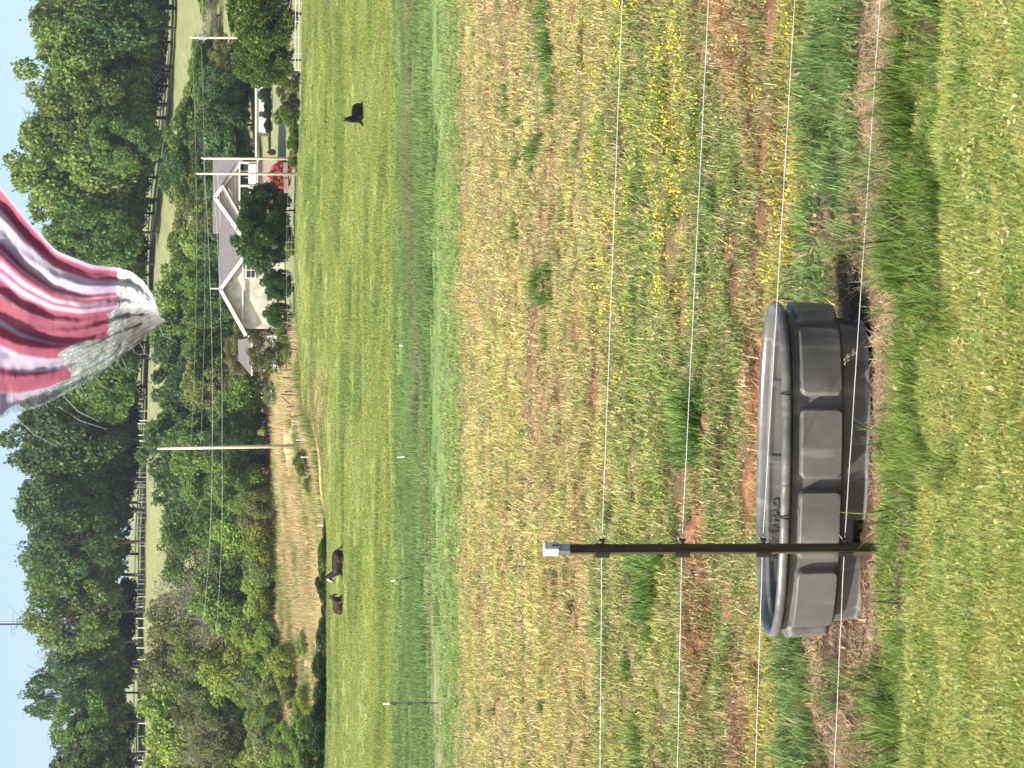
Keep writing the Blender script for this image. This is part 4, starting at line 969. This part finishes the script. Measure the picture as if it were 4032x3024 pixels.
horse(2222, d_for(2222, 1352, 170, 208), math.radians(180 - 4), 1.08, 'coat_bay', 'coat_black', "long brown horse with black neck and white face lying with head raised", blaze=True)
horse(2378, d_for(2378, 1350, 170, 208), math.radians(-48), .95, 'coat_brown', 'coat_black', "reddish brown horse lying low behind the white-faced one", neck=.6)

# ------------------------------------------------------------------ thin white-topped posts across the field
def paddock_post(yt, vt, yb, vb, d, label, white=.1, ins=3):
    a = gpt(yb, d, -.05); t = PT(yt, vt, d); hh_ = t.z - a.z; e = empty("paddock_post", a, label, "fence post", "thin paddock posts across the field")
    dx = t.x - a.x; m = MB(); m.tube([(0, 0, 0), (dx * (1 - white), 0, hh_ * (1 - white))], .018, 8); m.build("post", MT['darkwood'], e)
    m = MB(); m.tube([(dx * (1 - white), 0, hh_ * (1 - white) - .01), (dx, 0, hh_)], .030, 8); m.build("cap", MT['white'], e)
    for k in range(ins):
        f_ = .25 + .28 * k
        m = MB(); m.box((dx * f_, -.03, hh_ * f_), (.07, .05, .09)); m.build("insulator", MT['dark'], e)
paddock_post(2770, 1510, 2768, 1705, 62, "thin white-topped paddock post nearest the picture's bottom edge")
paddock_post(2287, 1540, 2262, 1675, 80, "leaning thin white-topped paddock post in the middle of the field", .12, 2)
paddock_post(1800, 1563, 1795, 1640, 100, "short paddock post with a broad white top, beyond the leaning one", .45, 1)
paddock_post(1360, 1572, 1360, 1596, 112, "tiny low white and black stake furthest along the paddock line", .5, 1)

# ------------------------------------------------------------------ wire fence in front
MT['wirew'] = plain('wire_white', (.52, .53, .50), .5, .1, 9)
def build_fence():
    fe = empty("electric_fence", (0, 0, 0), "four strand white wire fence on a dark post in front of the black tank", "fence")
    d = 8.85; base = gpt(2163, d, -.25); top = PT(2159, 2146, d)
    e_post = link("post", MB().mesh("x"), None, fe); bpy.data.objects.remove(e_post)
    R = Matrix.Rotation(math.radians(37), 3, 'Z')
    MT['post'] = plain("olive_post", (.065, .050, .026), .7, .25, 5, .15, stretch=(12, 12, 1), spec=.3)
    m = MB(); zc = (base.z + top.z) / 2; Lz = top.z - base.z
    m.box((base.x, d, zc), (.035, .007, Lz), rot=R)
    m.box(Vector((base.x, d, zc)) + R @ Vector((0, .017, 0)), (.007, .028, Lz), rot=R)
    me_post = m.build("post", MT['post'], fe)
    m = MB(); zt = top.z
    MT['capw'] = plain("cap_plastic", (.52, .51, .48), .4, .05, 10)
    m.box((base.x, d, zt - .022), (.036, .042, .056), rot=R)
    b = m.build("cap", MT['capw'], me_post); bv = b.modifiers.new("bevel", 'BEVEL'); bv.width = .006; bv.segments = 3
    m = MB(); m.box(Vector((base.x, d, zt - .035)) + R @ Vector((0, -.022, 0)), (.006, .003, .022), rot=R); m.build("cap_slot", MT['dark'], me_post)
    m = MB(); m.box((base.x, d, zt - .068), (.033, .014, .038), rot=R); m.build("sleeve", plain("grey_sleeve", (.30, .34, .38), .5, .1, 9), me_post)
    MT['ins'] = plain("black_plastic", (.012, .012, .012), .4, .1, 9, spec=.4)
    vw = [(2450, 2370, 2363), (2790, 2685, 2668), (3130, 3003, 2975), (3465, 3325, 3285)]
    dr, dl = 8.36, 9.22
    for k, (vr, vp, vl) in enumerate(vw):
        pr_ = PT(0, vr, dr); pp = PT(2150, vp, 8.87); pl2 = PT(3024, vl, dl)
        m = MB(); zi = pp.z
        m.box(Vector((base.x, d, zi)) + R @ Vector((0, .012, 0)), (.042, .026, .050), rot=R)
        m.tube([(base.x + .018, d, zi), (base.x + .032, d, zi - .002), (base.x + .034, d, zi + .012), (base.x + .046, d, zi + .022)], [.006, .005, .0035, .002], 6)
        m.tube([(base.x + .030, d, zi - .01), (base.x + .030, d, zi + .01)], .006, 6)
        m.build("insulator", MT['ins'], fe)
        pts = []; r = random.Random(k)
        for (pa, pb, q) in ((pr_ + (pr_ - pp) * 1.6, pp, 60), (pp, pl2 + (pl2 - pp) * 3.2, 60)):
            for i in range(q):
                t = i / q; p = pa.lerp(pb, t); p.z += -.006 * math.sin(math.pi * t) * 0 + r.uniform(-.0006, .0006); pts.append(p)
        pts.append(pl2 + (pl2 - pp) * 3.2)
        m = MB(); m.tube(pts, .0013, 6); m.build("wire", MT['wirew'], fe, True)
build_fence()

# ------------------------------------------------------------------ black oval stock tank
def build_tank():
    c0 = PT(1852, 3026, TANK_D); zr = c0.z; zb = zr - .345; c = Vector((c0.x, c0.y, zb)); H = .345
    e = empty("stock_tank", c, "black plastic oval stock tank with raised side panels behind the wire fence", "stock tank", None, math.radians(-8))
    m, nt, b = nmat("tank_plastic")
    tc = N(nt, "ShaderNodeTexCoord"); out = None
    def noise(sc, st=(1, 1, 1), det=5):
        mp = N(nt, "ShaderNodeMapping"); mp.inputs["Scale"].default_value = st; n = N(nt, "ShaderNodeTexNoise"); n.inputs["Scale"].default_value = sc; n.inputs["Detail"].default_value = det
        nt.links.new(tc.outputs["Object"], mp.inputs[0]); nt.links.new(mp.outputs[0], n.inputs["Vector"]); return n.outputs[0]
    r1 = N(nt, "ShaderNodeValToRGB"); r1.color_ramp.elements[0].position = .3; r1.color_ramp.elements[0].color = (.062, .061, .057, 1); r1.color_ramp.elements[1].position = .75; r1.color_ramp.elements[1].color = (.135, .128, .114, 1)
    nt.links.new(noise(5), r1.inputs[0])
    r2 = N(nt, "ShaderNodeValToRGB"); r2.color_ramp.elements[0].position = .54; r2.color_ramp.elements[1].position = .70; r2.color_ramp.elements[0].color = (0, 0, 0, 1)
    nt.links.new(noise(16, (1, 1, .18)), r2.inputs[0])
    mx = N(nt, "ShaderNodeMix", data_type='RGBA'); mx.inputs[7].default_value = (.24, .23, .20, 1); nt.links.new(r2.outputs[0], mx.inputs[0]); nt.links.new(r1.outputs[0], mx.inputs[6])
    mu = N(nt, "ShaderNodeMath", operation='MULTIPLY'); mu.inputs[1].default_value = .55; nt.links.new(r2.outputs[0], mu.inputs[0]); nt.links.new(mu.outputs[0], mx.inputs[0])
    nt.links.new(mx.outputs[2], b.inputs["Base Color"]); b.inputs["Roughness"].default_value = .5; b.inputs["Specular IOR Level"].default_value = .4
    bp = N(nt, "ShaderNodeBump"); bp.inputs["Strength"].default_value = .25; bp.inputs["Distance"].default_value = .002; nt.links.new(noise(90, (1, 1, 1), 3), bp.inputs["Height"]); nt.links.new(bp.outputs[0], b.inputs["Normal"])
    MT['tank'] = m
    # rim: same plastic, paler and smoother with scuffs
    m2 = m.copy(); m2.name = "rim_plastic"; b2 = m2.node_tree.nodes["Principled BSDF"]; b2.inputs["Roughness"].default_value = .33; b2.inputs["Specular IOR Level"].default_value = .6
    NT = 720; ang = np.linspace(0, 2 * math.pi, NT, endpoint=False) - math.pi / 2
    def plan(a, b_, th, n=2.5):
        cx = np.cos(th); sx = np.sin(th); r = (np.abs(cx / a) ** n + np.abs(sx / b_) ** n) ** (-1 / n); return np.stack([r * cx, r * sx], -1)
    P0 = plan(.628, .298, ang)
    seg = np.linalg.norm(np.roll(P0, -1, 0) - P0, axis=1); s = np.concatenate([[0], np.cumsum(seg)[:-1]]); per = seg.sum()
    npan = 10; pw = per / npan; ph = ((s + per * 0) / pw) % 1.0; gap = .052
    pan = sstep(gap - .018, gap + .012, ph) * (1 - sstep(1 - gap - .012, 1 - gap + .018, ph))
    def surf(name, prof, mat, closed_bottom=None):
        """prof: list of (z, offset function over s) from bottom to top"""
        V = []
        for (z, off) in prof:
            o = off if np.ndim(off) else np.full(NT, off)
            nrm = P0 / np.linalg.norm(P0, axis=1)[:, None]
            tg = np.roll(P0, -1, 0) - np.roll(P0, 1, 0); nr = np.stack([tg[:, 1], -tg[:, 0]], -1); nr /= np.linalg.norm(nr, axis=1)[:, None]
            xy = P0 + nr * np.asarray(o)[:, None]; V.append(np.c_[xy, np.full(NT, z)])
        V = np.array(V); k = len(prof); idx = np.arange(k * NT).reshape(k, NT)
        Q = np.stack([idx[:-1], np.roll(idx[:-1], -1, 1), np.roll(idx[1:], -1, 1), idx[1:]], -1).reshape(-1, 4)
        me = np_mesh(name, V.reshape(-1, 3), Q, smooth=True); me.materials.append(mat); return link(name, me, None, e)
    zs = np.concatenate([np.linspace(0, .02, 5), np.linspace(.024, .096, 12), np.linspace(.098, .125, 16), np.linspace(.128, .28, 40), np.linspace(.283, .30, 6)])
    sfront = (s + per / 2) % per - per / 2
    prof = []
    for z in zs:
        skirt = -.036 + .012 * sstep(0, .1, z)
        if z < .02: skirt += .010 * (1 - sstep(.008, .016, z))
        upper = -.010 + .0
        taper = (z - .28) * .06
        k1 = float(sstep(.100, .113, z)); k2 = float(1 - sstep(.275, .285, z))
        base_ = skirt * (1 - k1) + upper * k1
        dx_ = np.abs(ph - .5) * pw; hx_ = (.5 - gap) * pw - .006; hz_ = (.278 - .110) / 2; dz_ = abs(z - (.278 + .110) / 2); rr_ = .028
        qx = np.maximum(dx_ - (hx_ - rr_), 0); qz = max(dz_ - (hz_ - rr_), 0); sd = np.sqrt(qx ** 2 + qz ** 2) - rr_ + np.minimum(np.maximum(dx_ - (hx_ - rr_), dz_ - (hz_ - rr_)), 0)
        rp_ = 1 - sstep(-.010, .004, sd)
        off = base_ + taper + .036 * rp_
        # recesses in the skirt: plug niche at the front and one at the right end
        for (sc_, hw, dp) in ((-.205, .050, .075), (.74, .05, .05), (-1.3, .05, .05)):
            w = sstep(hw + .004, hw - .004, np.abs(sfront - sc_)) if False else (1 - sstep(hw - .004, hw + .004, np.abs(sfront - sc_)))
            zz = float(sstep(.004, .01, z) * (1 - sstep(.090, .096, z))); off = off - w * dp * zz
        if z > .285: off = off + (z - .285) * .4
        prof.append((z, off))
    surf("body", prof, MT['tank'])
    # rolled rim and inner wall
    wav = .0015 * np.sin(s * 31) + .001 * np.sin(s * 77 + 1)
    rp = [(.311, -.004), (.309, .010 + wav), (.311, .020 + wav), (.316, .025 + wav), (.330, .024 + wav), (.341, .019 + wav), (.345, .012), (.344, .003), (.338, -.005), (.325, -.010), (.312, -.012)]
    surf("rim", rp, m2)
    inner = [(.312, -.0135)]
    for z in np.linspace(.305, .05, 30):
        k1 = float(sstep(.110, .123, z)); off = -.030 + (z - .28) * .06 - .02 * (1 - k1) + .007 * pan * k1 * float(1 - sstep(.285, .30, z))
        inner.append((z, off))
    for q in (.1, .2, .33): inner.append((.045, -q))
    surf("inner_wall", inner[::-1], MT['tank'])
    # joint marks: short clamps across the rim
    tm = MB()
    for sx in (-.125, .34):
        i = int(np.argmin(np.abs(sfront - sx))); p = P0[i]
        tm.tube([(p[0], p[1] - .035, .30), (p[0], p[1] - .036, .33), (p[0], p[1] - .02, .349), (p[0], p[1], .348)], .0035, 6)
    tm.build("rim_seam", MT['ins'], e)
    # scratches on the panel: pale scuffs, slightly proud
    sm = MB(); MT['scuff'] = plain("scuff", (.20, .19, .175), .6, .1, 20)
    def onfront(x, z, off=.0225):
        i = int(np.argmin(np.abs(P0[:, 0] - x) + (P0[:, 1] > 0) * 9)); return Vector((x, P0[i, 1] - off + (.28 - z) * .06 , z))
    for (xa, za, xb, zb_) in ((.165, .245, .115, .205), (.150, .235, .125, .195), (.12, .18, .05, .182), (-.43, .18, -.46, .20)):
        pts = []
        for k in range(7):
            t = k / 6; pts.append(onfront(xa + (xb - xa) * t, za + (zb_ - za) * t + .004 * math.sin(t * 3)))
        sm.tube(pts, [.0004, .0013, .0018, .0018, .0016, .001, .0003], 4)
    sm.build("scratch", MT['scuff'], e)
    # raised lettering on the far inner wall
    cu = bpy.data.curves.new("lettering", 'FONT'); cu.body = "RUBBERMAID"; cu.size = .042; cu.extrude = .0018; cu.space_character = .95
    to = bpy.data.objects.new("lettering_src", cu); me = bpy.data.meshes.new_from_object(to); bpy.data.objects.remove(to)
    for v in me.vertices:
        x = v.co.x - .405; i = int(np.argmin(np.abs(P0[:, 0] - x) + (P0[:, 1] < 0) * 9))
        v.co = Vector((x, P0[i, 1] - .0305 - v.co.z, .262 + v.co.y))
    me.materials.append(m2); link("lettering", me, None, e)
build_tank()

# grass seed head leaning across the lowest wire
def seed_head():
    a = gpt(1262, 9.2); e = empty("seeding_grass_stem", a, "single bent grass stem with a seed head leaning across the lowest wire", "grass stem")
    m = MB(); b1 = PT(1285, 3480, 9.1) - a; b2 = PT(1330, 3420, 9.05) - a; b3 = PT(1378, 3368, 9.0) - a
    m.tube([(0, 0, 0), b1, b2, b3], [.0014, .0012, .0009, .0006], 5); MT['strawm'] = plain("straw", (.40, .38, .20), .7, .2, 30); m.build("stem", MT['strawm'], e, True)
    q = MB(); r = random.Random(3)
    for k in range(26):
        t = k / 25; p = b3 + (PT(1420, 3325, 8.98) - PT(1378, 3368, 9.0)) * t + Vector((r.gauss(0, .006), r.gauss(0, .004), r.gauss(0, .006)))
        q.tube([p, p + Vector((r.gauss(-.004, .004), 0, r.gauss(.004, .004)))], [.0016, .0004], 4)
    q.build("seeds", MT['strawm'], e)
seed_head()

# ------------------------------------------------------------------ striped flag hanging close to the camera
def build_flag():
    d0 = 5.5
    RE = np.array([(-900, 430), (-400, 600), (-150, 680), (0, 736), (108, 869), (223, 989), (362, 1044), (464, 1053), (518, 1070), (563, 1106), (602, 1162), (632, 1250)], float)
    LE = np.array([(-900, 1500), (-400, 1640), (-150, 1660), (0, 1648), (60, 1632), (181, 1592), (260, 1550), (350, 1500), (430, 1440), (500, 1388), (585, 1325), (634, 1275)], float)
    ns, ntt = 150, 190; tt = np.linspace(0, 1, ntt); k = np.linspace(0, 1, len(RE))
    r_ = np.stack([np.interp(tt, k, RE[:, i]) for i in (0, 1)], 1); l_ = np.stack([np.interp(tt, k, LE[:, i]) for i in (0, 1)], 1)
    for _ in range(6):
        r_[1:-1] = (r_[:-2] + r_[1:-1] * 2 + r_[2:]) / 4; l_[1:-1] = (l_[:-2] + l_[1:-1] * 2 + l_[2:]) / 4
    ss = np.linspace(0, 1, ns)
    T, S = np.meshgrid(tt, ss, indexing='ij')
    VV = r_[:, None, 0] * (1 - S) + l_[:, None, 0] * S; YY = r_[:, None, 1] * (1 - S) + l_[:, None, 1] * S
    VV = VV + 18 * np.sin(S * math.pi) * sstep(.9, 1.0, T)
    wave = .022 * np.sin(S * 15 + T * 1.5) + .016 * np.sin(S * 37 - T * 4 + 1) + .007 * np.sin(S * 71 + T * 9)
    wave = wave * (1 - .85 * T) + .012 * (fbm(S * 9, T * 22, 1.0, 3, 300) - .5)
    DD = d0 + wave + .18 * (S - .4)
    a = ((3024 - YY) - 1512) / F; b = (VV - 2016) / F; kk = DD / (CP - b * SP)
    P = np.stack([a * kk, DD, ZC + (-SP - b * CP) * kk], -1)
    red = np.zeros_like(S); sw = S + .012 * np.sin(T * 7 + S * 9)
    for (q0, q1, g0, g1) in ((.02, .09, 0, .02), (.225, .253, 0, .01), (.268, .295, 0, .02), (.335, .350, 0, .01), (.385, .43, .01, .09), (.455, .535, .03, .16), (.60, .68, .03, .05), (.79, .88, -.03, .0)):
        g = T ** 1.0; lo = q0 + g0 * g; hi = q1 + g1 * g
        red = np.maximum(red, sstep(lo - .010, lo + .010, sw) * (1 - sstep(hi - .010, hi + .010, sw)))
    white = np.array([.46, .40, .47]); rd = np.array([.33, .095, .14]); col = white * (1 - red[..., None]) + rd * red[..., None]
    lil = sstep(.5, .75, fbm(S * 3 + T, T * 6, .35, 2, 310)); col = col * (1 - .12 * lil[..., None] * np.array([1.2, 1.6, .6]))
    fray = VV > np.interp(YY, [1050, 1210, 1235, 1330, 1348, 1390, 1440, 1484, 1544, 1600, 1640], [464, 460, 425, 425, 300, 225, 262, 277, 150, 40, -10]) + 16 * (fbm(S * 8, T * 10, .3, 2, 320) - .5)
    idx = np.arange(ns * ntt).reshape(ntt, ns); Q = np.stack([idx[:-1, :-1], idx[:-1, 1:], idx[1:, 1:], idx[1:, :-1]], -1).reshape(-1, 4)
    fq = fray[:-1, :-1].ravel()
    # frayed part colours
    net = (YY < 1214) & fray; tip = (YY >= 1214) & (VV > 425)
    fc = np.where(net[..., None], np.array([.40, .42, .42]), np.array([.34, .36, .37])); tw = sstep(400, 520, VV) * sstep(1190, 1250, YY) * (1 - sstep(1340, 1430, YY)) * fray
    fc = fc * (1 - tw[..., None]) + np.array([.14, .135, .13]) * tw[..., None]
    o0 = P[0, ns // 2].copy()
    e = empty("striped_flag", Vector(o0), "red and white striped flag with a threadbare grey end, hanging over the trees", "flag")
    def part(name, sel, colr, mat, th):
        me = np_mesh(name, (P - o0).reshape(-1, 3), Q[sel], colr.reshape(-1, 3), smooth=True)
        bm = bmesh.new(); bm.from_mesh(me); bmesh.ops.delete(bm, geom=[v for v in bm.verts if not v.link_faces], context='VERTS'); bm.to_mesh(me); bm.free()
        me.materials.append(mat); o = link(name, me, None, e); return o
    m, nt, bb = nmat("flag_cloth"); at = N(nt, "ShaderNodeAttribute", attribute_name="col"); nt.links.new(at.outputs["Color"], bb.inputs["Base Color"]); bb.inputs["Roughness"].default_value = .8; bb.inputs["Specular IOR Level"].default_value = .15
    tr = N(nt, "ShaderNodeBsdfTranslucent"); nt.links.new(at.outputs["Color"], tr.inputs[0]); ms = N(nt, "ShaderNodeMixShader"); ms.inputs[0].default_value = .35
    nt.links.new(bb.outputs[0], ms.inputs[1]); nt.links.new(tr.outputs[0], ms.inputs[2]); nt.links.new(ms.outputs[0], nt.nodes["Material Output"].inputs[0])
    part("striped_cloth", ~fq, col, m, 0)
    m, nt, bb = nmat("frayed_threads"); at = N(nt, "ShaderNodeAttribute", attribute_name="col")
    tc = N(nt, "ShaderNodeTexCoord"); no = N(nt, "ShaderNodeTexNoise"); no.inputs["Scale"].default_value = 300; no.inputs["Detail"].default_value = 4; nt.links.new(tc.outputs["Object"], no.inputs["Vector"])
    mp = N(nt, "ShaderNodeMapping"); mp.inputs["Rotation"].default_value = (0, .5, 0); wv = N(nt, "ShaderNodeTexWave"); wv.inputs["Scale"].default_value = 42; wv.inputs["Distortion"].default_value = 5; nt.links.new(tc.outputs["Object"], mp.inputs[0]); nt.links.new(mp.outputs[0], wv.inputs["Vector"])
    mr = N(nt, "ShaderNodeMapRange"); mr.inputs[1].default_value = .25; mr.inputs[2].default_value = .75; mr.inputs[3].default_value = .85; mr.inputs[4].default_value = 1.12; nt.links.new(wv.outputs["Fac"], mr.inputs[0])
    vm = N(nt, "ShaderNodeVectorMath", operation='SCALE'); nt.links.new(at.outputs["Color"], vm.inputs[0]); nt.links.new(mr.outputs[0], vm.inputs["Scale"]); nt.links.new(vm.outputs[0], bb.inputs["Base Color"]); bb.inputs["Roughness"].default_value = .85
    aa = N(nt, "ShaderNodeAttribute", attribute_name="hole"); su = N(nt, "ShaderNodeMath", operation='SUBTRACT'); nt.links.new(no.outputs[0], su.inputs[0]); nt.links.new(aa.outputs["Fac"], su.inputs[1]); sm_ = N(nt, "ShaderNodeMapRange"); sm_.inputs[1].default_value = -.24; sm_.inputs[2].default_value = .20; nt.links.new(su.outputs[0], sm_.inputs[0]); su = sm_
    nt.links.new(su.outputs[0], bb.inputs["Alpha"])
    hole = np.where(net, .34, .43) - .12 * tw
    edge = sstep(.86, 1.0, S) * (T > .3); hole = hole + .14 * edge
    me = np_mesh("frayed_end", (P - o0).reshape(-1, 3), Q[fq], fc.reshape(-1, 3), smooth=True)
    ah = me.attributes.new("hole", 'FLOAT', 'POINT'); ah.data.foreach_set("value", hole.reshape(-1).astype(np.float32))
    me.materials.append(m); link("frayed_end", me, None, e)
    # dark hem and loose threads
    q = MB(); i = int(np.argmin(np.abs(r_[:, 0] - 466)))
    hem = [tuple((PT(yy, 465 + (4 if yy > 1180 else 0), d0 - .03)) - Vector(o0)) for yy in np.linspace(1056, 1212, 9)]
    q.tube(hem, .0012, 5); q.build("hem", MT['ins'], e)
    q = MB(); r = random.Random(5)
    for k in range(12):
        j = r.randrange(int(ntt * .35), ntt - 2); p = Vector(P[j, ns - 1]) - Vector(o0); L = r.uniform(.01, .05) if k > 0 else r.uniform(.03, .05)
        q.tube([p, p + Vector((-L * .5, 0, -L * .25)), p + Vector((-L * .8, .005, -L * .9))], [.0005, .0005, .0003], 4)
    for (y0, v0, y1, v1) in ((1640, 60, 1760, 230), (1600, 230, 1690, 420), (1560, 250, 1660, 390)):
        p0, p1 = PT(y0, v0, d0 + .1) - Vector(o0), PT(y1, v1, d0 + .1) - Vector(o0); q.tube([p0, p0.lerp(p1, .5) + Vector((-.006, 0, .006)), p1], [.0008, .0006, .0003], 4)
    q.build("loose_threads", plain("thread", (.35, .36, .35), .8, .1, 20), e)
    # the staff it hangs from, above the picture
    m = MB(); tl = Vector(P[0, 0]) - Vector(o0); tr_ = Vector(P[0, -1]) - Vector(o0); m.tube([tl + (tl - tr_) * .4, tr_ + (tr_ - tl) * .3], .012, 10); m.build("staff", MT['white'], e)
build_flag()


# ------------------------------------------------------------------ thin spring haze over the whole valley
hz = MB(); hz.box((0, 420, 45), (1500, 900, 170)); hb = hz.mesh("haze"); hm = bpy.data.materials.new("haze_air"); hm.use_nodes = True; hn = hm.node_tree; hn.nodes.clear()
pv = hn.nodes.new("ShaderNodeVolumePrincipled"); pv.inputs["Color"].default_value = (.80, .88, 1.0, 1); pv.inputs["Density"].default_value = .00007
ho = hn.nodes.new("ShaderNodeOutputMaterial"); hn.links.new(pv.outputs[0], ho.inputs["Volume"]); hb.materials.append(hm)
props(link("haze", hb), kind="stuff")
bpy.context.view_layer.update()
